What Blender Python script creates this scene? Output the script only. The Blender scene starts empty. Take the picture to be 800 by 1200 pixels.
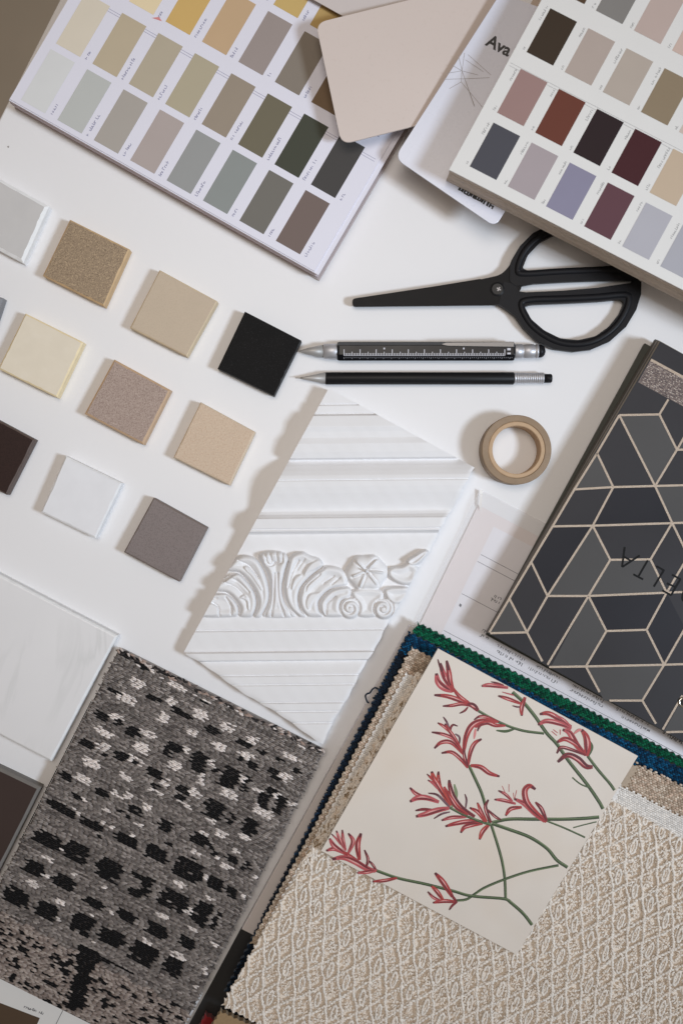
import bpy, math, random
import numpy as np
from mathutils import Vector

random.seed(7)
rng = np.random.default_rng(11)
scn = bpy.context.scene
COL = scn.collection

# ------------------------------------------------------------------ measures
S = 0.0006          # metres on the table top per photograph pixel
H = 0.75            # camera height above the table top


def W(x, y, z=0.0):
    """Plan position (survey unit = photo pixel, z in millimetres) -> metres."""
    k = S * (H - z / 1000.0) / H
    return ((x - 400.0) * k, (600.0 - y) * k, z / 1000.0)


def lin(c):
    c = c / 255.0
    return c / 12.92 if c <= 0.04045 else ((c + 0.055) / 1.055) ** 2.4


ALB = 1.12


def C(r, g, b, k=1.0):
    return (min(lin(r) * ALB * k, 0.86), min(lin(g) * ALB * k, 0.86), min(lin(b) * ALB * k, 0.86), 1.0)


# ------------------------------------------------------------------ materials
def M(name, rgb, rough=0.5, var=0.05, vscale=60.0, bump=0.0, bscale=900.0, spec=0.5, metal=0.0,
      speck=None, coat=0.0, attr=None, sheen=0.0):
    m = bpy.data.materials.new(name)
    m.use_nodes = True
    nt = m.node_tree
    N, L = nt.nodes, nt.links
    b = N['Principled BSDF']
    b.inputs['Roughness'].default_value = rough
    b.inputs['Metallic'].default_value = metal
    b.inputs['Specular IOR Level'].default_value = spec
    if coat:
        b.inputs['Coat Weight'].default_value = coat
        b.inputs['Coat Roughness'].default_value = 0.15
    if sheen:
        b.inputs['Sheen Weight'].default_value = sheen
    tc = N.new('ShaderNodeTexCoord')
    no = N.new('ShaderNodeTexNoise')
    no.inputs['Scale'].default_value = vscale
    no.inputs['Detail'].default_value = 4.0
    L.new(tc.outputs['Object'], no.inputs['Vector'])
    hsv = N.new('ShaderNodeHueSaturation')
    mr = N.new('ShaderNodeMapRange')
    mr.inputs['To Min'].default_value = 1.0 - var * 1.6
    mr.inputs['To Max'].default_value = 1.0 + var * 1.6
    L.new(no.outputs['Fac'], mr.inputs['Value'])
    L.new(mr.outputs['Result'], hsv.inputs['Value'])
    if attr:
        at = N.new('ShaderNodeAttribute')
        at.attribute_name = attr
        L.new(at.outputs['Color'], hsv.inputs['Color'])
    else:
        hsv.inputs['Color'].default_value = rgb
    last = hsv.outputs['Color']
    for sp in (speck or []):
        c2, sc, lo, hi, amt = sp
        n2 = N.new('ShaderNodeTexNoise')
        n2.inputs['Scale'].default_value = sc
        n2.inputs['Detail'].default_value = 2.0
        L.new(tc.outputs['Object'], n2.inputs['Vector'])
        m2 = N.new('ShaderNodeMapRange')
        m2.inputs['From Min'].default_value = lo
        m2.inputs['From Max'].default_value = hi
        m2.inputs['To Max'].default_value = amt
        L.new(n2.outputs['Fac'], m2.inputs['Value'])
        mx = N.new('ShaderNodeMix')
        mx.data_type = 'RGBA'
        L.new(m2.outputs['Result'], mx.inputs['Factor'])
        L.new(last, mx.inputs['A'])
        mx.inputs['B'].default_value = c2
        last = mx.outputs['Result']
    L.new(last, b.inputs['Base Color'])
    if bump:
        n3 = N.new('ShaderNodeTexNoise')
        n3.inputs['Scale'].default_value = bscale
        n3.inputs['Detail'].default_value = 3.0
        L.new(tc.outputs['Object'], n3.inputs['Vector'])
        bp = N.new('ShaderNodeBump')
        bp.inputs['Strength'].default_value = bump
        bp.inputs['Distance'].default_value = 0.0004
        L.new(n3.outputs['Fac'], bp.inputs['Height'])
        L.new(bp.outputs['Normal'], b.inputs['Normal'])
    # slight wear in the gloss
    mr2 = N.new('ShaderNodeMapRange')
    mr2.inputs['To Min'].default_value = max(rough - 0.06, 0.02)
    mr2.inputs['To Max'].default_value = min(rough + 0.06, 1.0)
    L.new(no.outputs['Fac'], mr2.inputs['Value'])
    L.new(mr2.outputs['Result'], b.inputs['Roughness'])
    return m


def marble(name, base, vein, scale, rough=0.25, amt=0.6, lo=0.0, hi=0.06):
    m = M(name, base, rough, var=0.02, vscale=25)
    nt = m.node_tree
    N, L = nt.nodes, nt.links
    b = N['Principled BSDF']
    tc = N.new('ShaderNodeTexCoord')
    mp = N.new('ShaderNodeMapping')
    mp.inputs['Rotation'].default_value = (0, 0, 0.25)
    mp.inputs['Scale'].default_value = (1.0, 0.35, 1.0)
    L.new(tc.outputs['Object'], mp.inputs['Vector'])
    n = N.new('ShaderNodeTexNoise')
    n.inputs['Scale'].default_value = scale
    n.inputs['Detail'].default_value = 6
    n.inputs['Distortion'].default_value = 1.2
    L.new(mp.outputs['Vector'], n.inputs['Vector'])
    s = N.new('ShaderNodeMath'); s.operation = 'SUBTRACT'; s.inputs[1].default_value = 0.5
    L.new(n.outputs['Fac'], s.inputs[0])
    a = N.new('ShaderNodeMath'); a.operation = 'ABSOLUTE'
    L.new(s.outputs[0], a.inputs[0])
    r = N.new('ShaderNodeMapRange')
    r.inputs['From Min'].default_value = lo
    r.inputs['From Max'].default_value = hi
    r.inputs['To Min'].default_value = amt
    r.inputs['To Max'].default_value = 0.0
    L.new(a.outputs[0], r.inputs['Value'])
    n2 = N.new('ShaderNodeTexNoise'); n2.inputs['Scale'].default_value = scale * 0.8
    L.new(tc.outputs['Object'], n2.inputs['Vector'])
    r2 = N.new('ShaderNodeMapRange'); r2.inputs['From Min'].default_value = 0.45; r2.inputs['From Max'].default_value = 0.65
    L.new(n2.outputs['Fac'], r2.inputs['Value'])
    mu = N.new('ShaderNodeMath'); mu.operation = 'MULTIPLY'
    L.new(r.outputs['Result'], mu.inputs[0]); L.new(r2.outputs['Result'], mu.inputs[1])
    mx = N.new('ShaderNodeMix'); mx.data_type = 'RGBA'
    src = b.inputs['Base Color'].links[0].from_socket
    L.new(src, mx.inputs['A']); mx.inputs['B'].default_value = vein
    L.new(mu.outputs[0], mx.inputs['Factor'])
    L.new(mx.outputs['Result'], b.inputs['Base Color'])
    return m


# ------------------------------------------------------------------ mesh tools
class MB:
    def __init__(s):
        s.v, s.f, s.m, s.sm = [], [], [], []

    def face(s, pts, mi=0, smooth=False):
        i = len(s.v)
        s.v += [tuple(p) for p in pts]
        s.f.append(list(range(i, i + len(pts))))
        s.m.append(mi); s.sm.append(smooth)

    def prism(s, xy, z0, z1, mt=0, ms=0, inset=None):
        """xy: metres, counter-clockwise seen from above; z in mm. inset=(xy of smaller top, drop mm)"""
        n = len(xy)
        if area(xy) < 0:
            xy = xy[::-1]
            if inset: inset = (inset[0][::-1], inset[1])
        z0 /= 1000.0; z1 /= 1000.0
        i = len(s.v)
        s.v += [(p[0], p[1], z0) for p in xy]
        zr = z1 if not inset else z1 - inset[1] / 1000.0
        s.v += [(p[0], p[1], zr) for p in xy]
        for k in range(n):
            a, b = k, (k + 1) % n
            s.f.append([i + a, i + b, i + n + b, i + n + a]); s.m.append(ms); s.sm.append(False)
        top = i + n
        if inset:
            s.v += [(p[0], p[1], z1) for p in inset[0]]
            for k in range(n):
                a, b = k, (k + 1) % n
                s.f.append([i + n + a, i + n + b, i + 2 * n + b, i + 2 * n + a]); s.m.append(ms); s.sm.append(False)
            top = i + 2 * n
        s.f.append(list(range(top, top + n))); s.m.append(mt); s.sm.append(False)
        s.f.append(list(range(i + n - 1, i - 1, -1))); s.m.append(ms); s.sm.append(False)

    def flat(s, xy, z, mi=0):
        if area(xy) < 0: xy = xy[::-1]
        s.face([(p[0], p[1], z / 1000.0) for p in xy], mi)

    def lathe_x(s, prof, yc, zc, n=24, mi=0, smooth=True, rot=0.0, caps=True):
        """prof: [(x photo px, radius px)], axis along X at photo row yc, height zc mm"""
        k = S * (H - zc / 1000.0) / H
        rings = []
        for (x, r) in prof:
            X, Y, Z = W(x, yc, zc)
            i = len(s.v)
            for q in range(n):
                a = rot + 2 * math.pi * q / n
                s.v.append((X, Y + math.cos(a) * r * k, Z + math.sin(a) * r * k))
            rings.append(i)
        for j in range(len(rings) - 1):
            a, b = rings[j], rings[j + 1]
            for q in range(n):
                r = (q + 1) % n
                s.f.append([a + q, a + r, b + r, b + q][::-1]); s.m.append(mi); s.sm.append(smooth)
        if caps:
            s.f.append([rings[0] + q for q in range(n)]); s.m.append(mi); s.sm.append(False)
            s.f.append([rings[-1] + q for q in range(n)][::-1]); s.m.append(mi); s.sm.append(False)


def area(p):
    return 0.5 * sum(p[i][0] * p[(i + 1) % len(p)][1] - p[(i + 1) % len(p)][0] * p[i][1] for i in range(len(p)))


def P(pts, z):
    return [W(x, y, z)[:2] for x, y in pts]


def link(name, me, mats, parent=None, loc=None):
    for m in mats: me.materials.append(m)
    o = bpy.data.objects.new(name, me)
    COL.objects.link(o)
    n = len(me.vertices)
    co = np.empty(n * 3, 'f'); me.vertices.foreach_get('co', co); co = co.reshape(-1, 3)
    if parent is not None:
        off = np.array(parent['_w'], 'f')
        o.parent = parent
        co -= off
        o['_w'] = list(parent['_w'])
    else:
        lo, hi = co.min(0), co.max(0)
        off = np.array([(lo[0] + hi[0]) / 2, (lo[1] + hi[1]) / 2, lo[2]], 'f') if loc is None else np.array(loc, 'f')
        co -= off
        o.location = off.tolist()
        o['_w'] = off.tolist()
    me.vertices.foreach_set('co', co.ravel())
    me.update()
    return o


def build(name, mb, mats, parent=None, bevel=0.0, segs=2):
    me = bpy.data.meshes.new(name)
    me.from_pydata(mb.v, [], mb.f)
    me.polygons.foreach_set('material_index', mb.m)
    me.polygons.foreach_set('use_smooth', mb.sm)
    me.validate()
    o = link(name, me, mats if isinstance(mats, (list, tuple)) else [mats], parent)
    if bevel:
        b = o.modifiers.new('bevel', 'BEVEL')
        b.width = bevel / 1000.0; b.segments = segs; b.limit_method = 'ANGLE'; b.angle_limit = math.radians(35)
        b.harden_normals = False
    return o


def tag(o, label, cat, group=None):
    o['label'] = label; o['category'] = cat
    if group: o['group'] = group
    return o


def thing(name, label, cat, x, y, z=0.0, group=None):
    o = bpy.data.objects.new(name, None)
    COL.objects.link(o)
    o.empty_display_size = 0.02
    o.location = W(x, y, z)
    o['_w'] = list(W(x, y, z))
    return tag(o, label, cat, group)


def npmesh(name, verts, quads, mats, parent=None, smooth=True, col=None):
    me = bpy.data.meshes.new(name)
    nv, nq = len(verts), len(quads)
    me.vertices.add(nv); me.vertices.foreach_set('co', np.asarray(verts, 'f').ravel())
    me.loops.add(nq * 4); me.loops.foreach_set('vertex_index', np.asarray(quads, 'i').ravel())
    me.polygons.add(nq)
    me.polygons.foreach_set('loop_start', np.arange(0, nq * 4, 4, dtype='i'))
    me.polygons.foreach_set('use_smooth', np.full(nq, smooth))
    me.update(calc_edges=True)
    if col is not None:
        a = me.attributes.new('yarn', 'FLOAT_COLOR', 'POINT')
        c = np.ones((nv, 4), 'f'); c[:, :3] = col
        a.data.foreach_set('color', c.ravel())
    me.validate()
    return link(name, me, mats if isinstance(mats, (list, tuple)) else [mats], parent)


def rounded(pts, r, n=6):
    out = []
    L = len(pts)
    for i in range(L):
        p = Vector(pts[i]); a = Vector(pts[i - 1]); b = Vector(pts[(i + 1) % L])
        rr = r[i] if isinstance(r, (list, tuple)) else r
        if rr <= 0:
            out.append(tuple(p)); continue
        p0 = p + (a - p).normalized() * rr; p1 = p + (b - p).normalized() * rr
        for k in range(n + 1):
            t = k / n
            q = (1 - t) ** 2 * p0 + 2 * t * (1 - t) * p + t * t * p1
            out.append(tuple(q))
    return out


def inset_poly(xy, d):
    """shrink a convex polygon (photo px) by d"""
    c = (sum(p[0] for p in xy) / len(xy), sum(p[1] for p in xy) / len(xy))
    n = len(xy); out = []
    lines = []
    for i in range(n):
        a, b = Vector(xy[i]), Vector(xy[(i + 1) % n])
        t = (b - a).normalized(); nn = Vector((-t.y, t.x))
        if (Vector(c) - a).dot(nn) < 0: nn = -nn
        lines.append((a + nn * d, t))
    for i in range(n):
        (p, r), (q, s2) = lines[i - 1], lines[i]
        den = r.x * s2.y - r.y * s2.x
        t = ((q.x - p.x) * s2.y - (q.y - p.y) * s2.x) / den
        out.append(tuple(p + r * t))
    return out


def catmull(pts, n=8):
    p = [np.array(q, float) for q in pts]
    if len(p) == 2:
        return [p[0] + (p[1] - p[0]) * t for t in np.linspace(0, 1, n)]
    p = [2 * p[0] - p[1]] + p + [2 * p[-1] - p[-2]]
    out = []
    for i in range(1, len(p) - 2):
        for k in range(n):
            t = k / n
            a, b, c, d = p[i - 1], p[i], p[i + 1], p[i + 2]
            out.append(0.5 * ((2 * b) + (c - a) * t + (2 * a - 5 * b + 4 * c - d) * t * t + (3 * b - a - 3 * c + d) * t ** 3))
    out.append(p[-2])
    return out


def ribbon(mb, pts, wfun, z, mi, n=8, off=0.0, t0=0.0, t1=1.0):
    """flat printed stroke; pts photo px, wfun(t) full width px, off sideways px"""
    c = catmull(pts, n)
    N = len(c)
    L, R = [], []
    for i, q in enumerate(c):
        t = i / (N - 1)
        if t < t0 - 1e-6 or t > t1 + 1e-6: continue
        d = c[min(i + 1, N - 1)] - c[max(i - 1, 0)]
        d = d / (np.linalg.norm(d) + 1e-9)
        nn = np.array([-d[1], d[0]])
        tt = (t - t0) / max(t1 - t0, 1e-6)
        w = max(wfun(tt), 0.12) / 2
        o = off * wfun(tt)
        L.append(W(*(q + nn * (o + w)), z)); R.append(W(*(q + nn * (o - w)), z))
    for i in range(len(L) - 1):
        mb.face([L[i], L[i + 1], R[i + 1], R[i]], mi)


def line(mb, a, b, w, z, mi=0):
    a = np.array(a, float); b = np.array(b, float)
    d = b - a; d /= np.linalg.norm(d) + 1e-9
    n = np.array([-d[1], d[0]]) * w / 2
    mb.flat(P([a + n, b + n, b - n, a - n], z), z, mi)


def greek(mb, x, y, d, length, h, z, mi=0):
    """a run of printed characters too small to read: start x,y, unit direction d, run length and height px"""
    ux, uy = d; vx, vy = uy, -ux       # v = up for text running along d
    def at(a, b): return (x + ux * a + vx * b, y + uy * a + vy * b)
    s = 0.0
    while s < length:
        if random.random() < 0.12:
            s += h * 0.5; continue
        w = h * random.uniform(0.35, 0.7)
        hh = h * random.choice([0.65, 0.65, 0.7, 1.0])
        line(mb, at(s, 0), at(s, hh), h * 0.22, z, mi)
        if random.random() < 0.7:
            hy = hh * random.choice([0.06, 0.5, 0.94])
            line(mb, at(s, hy), at(s + w, hy), h * 0.17, z + 0.004, mi)
        if random.random() < 0.5:
            line(mb, at(s + w, 0), at(s + w, hh * 0.7), h * 0.19, z + 0.006, mi)
        s += w + h * 0.28


# bead = cube-sphere, 26 vertices, 24 quads
def bead_template():
    idx, vs, qs = {}, [], []
    def vid(p):
        k = tuple(p)
        if k not in idx:
            idx[k] = len(vs); q = np.array(p, float); vs.append(q / np.linalg.norm(q))
        return idx[k]
    for ax in range(3):
        for sg in (-1, 1):
            for i in (-1, 0):
                for j in (-1, 0):
                    q = []
                    for (a, b) in ((i, j), (i + 1, j), (i + 1, j + 1), (i, j + 1)):
                        p = [0, 0, 0]; p[ax] = sg; p[(ax + 1) % 3] = a; p[(ax + 2) % 3] = b
                        q.append(vid(p))
                    qs.append(q if sg > 0 else q[::-1])
    return np.array(vs), np.array(qs)


BV, BQ = bead_template()


def beads(name, pos, ang, length, width, height, col, mat, parent):
    """pos: (n,3) metres; ang: plan angle; length/width/height half sizes (metres)"""
    pos = np.asarray(pos, float); n = len(pos)
    ang = np.broadcast_to(ang, n); length = np.broadcast_to(length, n)
    width = np.broadcast_to(width, n); height = np.broadcast_to(height, n)
    t = BV[None] * np.stack([length, width, height], -1)[:, None]
    c, s = np.cos(ang)[:, None], np.sin(ang)[:, None]
    v = np.stack([t[..., 0] * c - t[..., 1] * s, t[..., 0] * s + t[..., 1] * c, t[..., 2]], -1) + pos[:, None]
    q = BQ[None] + (np.arange(n) * len(BV))[:, None, None]
    cc = np.repeat(np.asarray(col, float)[:, :3], len(BV), 0)
    return npmesh(name, v.reshape(-1, 3), q.reshape(-1, 4), mat, parent, True, cc)


def inside(px, py, poly):
    r = np.zeros(px.shape, bool)
    n = len(poly); j = n - 1
    for i in range(n):
        xi, yi = poly[i]; xj, yj = poly[j]
        c = ((yi > py) != (yj > py)) & (px < (xj - xi) * (py - yi) / (yj - yi + 1e-12) + xi)
        r ^= c
        j = i
    return r


def WA(x, y, z):
    k = S * (H - z / 1000.0) / H
    return np.stack([(x - 400) * k, (600 - y) * k, z / 1000.0 * np.ones_like(x)], -1)


def zigzag(poly, amp, per, skip=()):
    out = []
    n = len(poly)
    for i in range(n):
        a = np.array(poly[i], float); b = np.array(poly[(i + 1) % n], float)
        if i in skip:
            out.append(tuple(a)); continue
        d = b - a; L = np.linalg.norm(d); d /= L; nn = np.array([-d[1], d[0]])
        k = max(int(L / per), 1)
        for q in range(k):
            j = random.uniform(-0.25, 0.25)
            out.append(tuple(a + d * L * q / k))
            out.append(tuple(a + d * L * (q + 0.5 + j * 0.2) / k + nn * (amp * random.uniform(0.8, 1.15))))
    return out


# ------------------------------------------------------------------ table and floor
m_table = M('white_laminate', C(220, 219, 220), rough=0.42, var=0.012, vscale=6, spec=0.4, bump=0.04, bscale=300)
m_tedge = M('table_edge_band', C(200, 198, 195), rough=0.5)
m_floor = M('taupe_floor', C(196, 187, 174), rough=0.8, var=0.12, vscale=5, bump=0.3, bscale=40)
dd = np.array([0.45, -0.893]); nn_ = np.array([0.893, 0.45]); t0 = np.array([4.0, 131.0])
tp = [t0 + dd * 720, t0 + dd * 720 + nn_ * 1950, t0 - dd * 1120 + nn_ * 1950, t0 - dd * 1120]
table = thing('table', 'white laminate table carrying all the samples', 'table', 400, 600, -745)
mb = MB(); mb.prism(P(tp, 0), -24, 0); build('tabletop', mb, [m_table], table, bevel=1.2)
for q in tp:
    cx, cy = np.mean(tp, 0); q2 = q + (np.array([cx, cy]) - q) * 0.08
    mb = MB(); mb.prism(P([(q2[0] - 35, q2[1] - 35), (q2[0] + 35, q2[1] - 35), (q2[0] + 35, q2[1] + 35), (q2[0] - 35, q2[1] + 35)], 0), -745, -24.5)
    build('leg', mb, [m_tedge], table, bevel=2)
mb = MB(); mb.prism(P([(10 + math.cos(q) * 1.2, 172 + math.sin(q) * f) for q, f in ((0, 1), (1.1, 1.6), (2.3, 0.9), (3.4, 1.4), (4.6, 0.7), (5.5, 1.2))], 0), 0.02, 0.25)
build('dust_speck', mb, [M('grey_dust', C(150, 146, 142), 0.9)], table)
mb = MB(); mb.flat([(-4, -4), (4, -4), (4, 4), (-4, 4)], -745)
fl = build('floor', mb, [m_floor]); fl['kind'] = 'structure'

# ------------------------------------------------------------------ stone tiles
GT = 'small square stone samples set out in rows'


def tile(poly, label, top, edge, z=9.0, speck=None, rough=0.45, inset=2.0, drop=0.9, name='stone_tile', cat='tile', group=GT, bump=0.05, bevel=0.35, mt=None):
    mt = mt or M('tile_face', top, rough, spec=0.25 if sum(top[:3]) > 0.15 else 0.08, var=0.035, vscale=90, speck=speck, bump=bump, bscale=1500)
    me_ = M('tile_edge', edge, 0.6, var=0.08, vscale=200, bump=0.2, bscale=900)
    # irregular chamfer: the arris wanders a little
    n = 14
    def dense(pp):
        out = []
        for i in range(len(pp)):
            a = np.array(pp[i]); b = np.array(pp[(i + 1) % len(pp)])
            for k in range(n): out.append(a + (b - a) * k / n)
        return out
    inset *= 0.8
    o = dense(poly); inn = dense(inset_poly(poly, inset))
    c = np.mean(np.array(poly), 0)
    inn = [p + (c - p) / np.linalg.norm(c - p) * random.choice([random.uniform(-0.3, 0.3)] * 5 + [random.uniform(0.2, 0.9)]) for p in inn]
    mb = MB(); mb.prism(P(o, z), 0.0, z, 0, 1, inset=(P(inn, z), drop))
    return tag(build(name, mb, [mt, me_], None, bevel=bevel, segs=2), label, cat, group)


tile([(-22, 197), (57, 241), (27, 308), (-52, 266)], 'pale grey tile with soft white edges at the left side, above the cream tile', C(190, 188, 187), C(226, 226, 226), inset=4.5, drop=1.6, bevel=0.9)
tile([(82, 257), (152, 292), (122, 359), (50, 323)], 'brown glittering speckled tile with tan edges below the left colour chart', C(138, 119, 97), C(190, 160, 120),
     speck=[(C(172, 150, 122), 1500, 0.52, 0.62, 0.9), (C(98, 82, 64), 1300, 0.56, 0.66, 0.8)], rough=0.35)
tile([(187, 316), (255, 353), (219, 418), (152, 384)], 'plain sandy beige tile between the brown speckled tile and the black tile', C(184, 168, 148), C(199, 180, 150), inset=1.6,
     speck=[(C(172, 156, 136), 1200, 0.5, 0.65, 0.5)])
tile([(287, 365), (353, 399), (321, 464), (255, 432)], 'black tile with faint specks just left of the pen tips', C(19, 19, 20), C(16, 16, 17), inset=1.0, drop=0.4,
     speck=[(C(52, 52, 54), 1600, 0.62, 0.72, 0.7)], rough=0.5)
tile([(-58, 332), (4, 349), (-14, 404), (-80, 380)], 'mid grey tile showing only a sliver at the left side of the photo', C(140, 140, 143), C(125, 125, 128))
tile([(30, 367), (98, 401), (67, 466), (-2, 432)], 'cream tile with honey coloured edges, left of the mauve speckled tile', C(214, 204, 186), C(222, 204, 166), inset=2.2,
     speck=[(C(219, 210, 194), 120, 0.5, 0.8, 0.5)])
tile([(134, 421), (200, 457), (168, 521), (99, 485)], 'mauve grey speckled tile with orange tan edges', C(160, 142, 132), C(182, 153, 123), inset=2.8,
     speck=[(C(133, 114, 106), 1300, 0.5, 0.6, 0.85), (C(184, 168, 158), 1500, 0.58, 0.68, 0.8)])
tile([(235, 471), (299, 506), (269, 569), (203, 536)], 'peach tan tile with fine mottling, nearest to the plaster moulding', C(193, 173, 152), C(200, 181, 157), inset=1.6,
     speck=[(C(180, 153, 130), 900, 0.5, 0.62, 0.6), (C(212, 190, 166), 1100, 0.55, 0.68, 0.6)])
tile([(-30, 477), (41, 515), (8, 580), (-60, 545)], 'dark chocolate brown tile cut off by the left side of the photo', C(52, 39, 36), C(84, 70, 64), inset=2.0,
     speck=[(C(44, 33, 31), 1300, 0.5, 0.6, 0.8)], rough=0.4)
tile([(77, 534), (143, 566), (112, 631), (48, 600)], 'white tile between the chocolate brown tile and the dark grey tile', C(219, 219, 222), C(219, 219, 220), inset=2.4)
tile([(180, 583), (243, 618), (210, 682), (145, 647)], 'dark taupe grey tile nearest to the striped shadow of the moulding', C(124, 114, 112), C(114, 102, 97), inset=1.8,
     speck=[(C(106, 97, 95), 1400, 0.5, 0.62, 0.7)])

m_marb = marble('white_marble', C(219, 218, 219), C(190, 191, 190), 18, 0.22, 0.32, 0.0, 0.03)
tile([(-150, 595), (138, 745), (60, 893), (-228, 743)], 'large white marble tile with faint grey veins left of the grey rug', C(206, 206, 210), C(222, 222, 222), z=9.5, inset=3.0, drop=1.2,
     name='marble_tile', group=None, mt=m_marb)
m_dkm = marble('brown_marble', C(58, 46, 43), C(120, 108, 100), 11, 0.3, 0.7, 0.0, 0.012)
tile([(-200, 805), (48, 923), (-40, 1098), (-288, 980)], 'dark brown stone tile with thin pale veins and grey edge below the white marble tile', C(58, 46, 43), C(112, 108, 104), z=9, inset=4.0, drop=1.4,
     name='veined_tile', group=None, mt=m_dkm)

# ------------------------------------------------------------------ left colour chart
m_pageL = M('lavender_paper', C(216, 215, 226), rough=0.5, var=0.01, spec=0.3)
m_blockL = M('page_edges', C(186, 174, 172), rough=0.8, var=0.15, vscale=300)
m_capt = M('grey_print', C(140, 140, 165), rough=0.6)


def swmat(c): return M('swatch_ink', C(*c, k=0.86 + 0.19 * min(sum(c) / 480.0, 1.0)), rough=0.55, var=0.02, vscale=60, spec=0.14)


ZL = 16.5
chL = thing('colour_chart', 'lavender white colour chart book of long beige, grey and olive swatches at the upper left', 'colour chart', 240, 100)
uL = np.array([0.8705, 0.4925]); vL = np.array([0.507, -0.863])
oL = np.array([11.0, 117.0])


def qL(a0, b0, a1, b1): return [tuple(oL + uL * a + vL * b) for a, b in ((a0, b0), (a1, b0), (a1, b1), (a0, b1))]


# cover and leaves, each slightly offset like a used book
mb = MB(); mb.prism(P(qL(-1, -1.2, 417, 360), ZL), 0.0, 2.2); build('back_cover', mb, M('chart_cover', C(178, 166, 164), 0.6), chL, bevel=0.3)
zz = 2.3
for k in range(5):
    th = (ZL - 1.6 - 2.3) / 5
    o1, o2, o3 = random.uniform(-1.5, 0.4), random.uniform(-1.2, 0.6), random.uniform(-2, 2)
    mb = MB(); mb.prism(P(qL(o1, o2 - 0.2, 413 + o3 * 0.8, 358), ZL), zz, zz + th - 0.12)
    build('leaf', mb, M('leaf_edges', C(196 - 14 * (k % 2), 184 - 14 * (k % 2), 184 - 8 * (k % 2)), 0.8, var=0.12, vscale=400), chL, bevel=0.25)
    zz += th
mb = MB(); mb.prism(P(qL(-0.5, -0.2, 416, 357), ZL), ZL - 1.5, ZL - 0.9); build('leaf', mb, [m_pageL], chL)
mb = MB(); mb.prism(P(qL(0, 1.2, 410, 356), ZL), ZL - 0.75, ZL); page = build('top_page', mb, [m_pageL], chL)
rowsL = [
    ((25, 117), [(204, 205, 205), (178, 180, 177), (162, 156, 149), (166, 155, 151), (145, 146, 145), (135, 139, 137), (112, 109, 103), (114, 100, 95)], 0),
    ((66, 51), [(205, 196, 180), (178, 165, 142), (171, 161, 142), (168, 159, 137), (147, 135, 121), (110, 104, 87), (70, 72, 62), (72, 70, 69)], 0),
    ((109, -22), [(214, 208, 190), (217, 200, 166), (196, 164, 104), (185, 158, 126), (149, 138, 134), (130, 121, 111), (118, 98, 77), (90, 80, 70)], 0),
    ((150, -89), [(215, 205, 180), (210, 190, 140), (206, 180, 120), (200, 172, 116), (190, 163, 106), (176, 148, 96), (150, 124, 80), (120, 100, 70)], 0),
]
mbc = MB()
for (bx, by), cols, _ in rowsL:
    for k, c in enumerate(cols):
        a = np.array([bx + 42.6 * k, by + 23.6 * k])
        q = [tuple(a), tuple(a + uL * 32.5), tuple(a + uL * 32.5 + vL * 69), tuple(a + vL * 69)]
        mb = MB(); mb.flat(P(q, ZL), ZL + 0.12); build('colour_swatch', mb, [swmat(c)], chL)
        p = a + uL * 40.5 + vL * 1.5
        greek(mbc, p[0], p[1], tuple(vL), random.choice([9, 13, 18, 24, 28]), 3.6, ZL + 0.1)
        if by == -22 and k < 7:
            pass
# dividers printed between the bands
for b0 in (147.5, 150.5):
    a = oL + uL * 0 + vL * b0
    line(mbc, a + uL * 4, a + uL * 405, 0.45, ZL + 0.1)
build('printed_captions', mbc, [m_capt], chL)
mb = MB(); a = np.array([178, 21])
mb.flat(P([tuple(a), (190, 25), (186.5, 20)], ZL), ZL + 0.14); build('red_mark', mb, [M('red_print', C(205, 130, 130), 0.5)], chL)

# ------------------------------------------------------------------ pale sheet and rounded taupe card
m_pale = M('pale_card', C(196, 187, 184), rough=0.6, var=0.015)
mb = MB(); mb.prism(P([(350, -10), (420, 29), (600, -30), (520, -90)], 22.3), 21.5, 22.3)
tag(build('card_sheet', mb, [m_pale], None, bevel=0.1), 'pale grey card sheet under the rounded taupe card at the top edge', 'card')
m_taupe = M('taupe_board', C(199, 186, 179), rough=0.55, var=0.03, vscale=14, bump=0.12, bscale=1400, speck=[(C(188, 174, 166), 400, 0.6, 0.75, 0.35)])
outl = rounded([(370, 27), (400, 169), (500, 144), (600, -30)], [13, 13, 1, 1], 8)
mb = MB()
xs = []
for (x, y) in outl:
    z = 33.0 - 9.0 * (x - 370) / 200.0
    X, Y, _ = W(x, y, z)
    xs.append((X, Y, z / 1000))
n = len(xs)
# a flat card lying tilted: fan of strips between its long edges
mb.v += [(p[0], p[1], p[2]) for p in xs] + [(p[0], p[1], p[2] - 0.0014) for p in xs]
mb.f += [list(range(n))[::-1], list(range(n, 2 * n))] + [[k, (k + 1) % n, n + (k + 1) % n, n + k] for k in range(n)]
mb.m += [0] * (n + 2); mb.sm += [False] * (n + 2)
me = bpy.data.meshes.new('sample_card'); me.from_pydata(mb.v, [], mb.f); me.validate()
import bmesh
bm = bmesh.new(); bm.from_mesh(me); bmesh.ops.triangulate(bm, faces=bm.faces[:]); bmesh.ops.recalc_face_normals(bm, faces=bm.faces[:]); bm.to_mesh(me); bm.free()
tag(link('sample_card', me, [m_taupe]), 'plain taupe card with rounded corners lying across the left colour chart', 'card')

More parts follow.
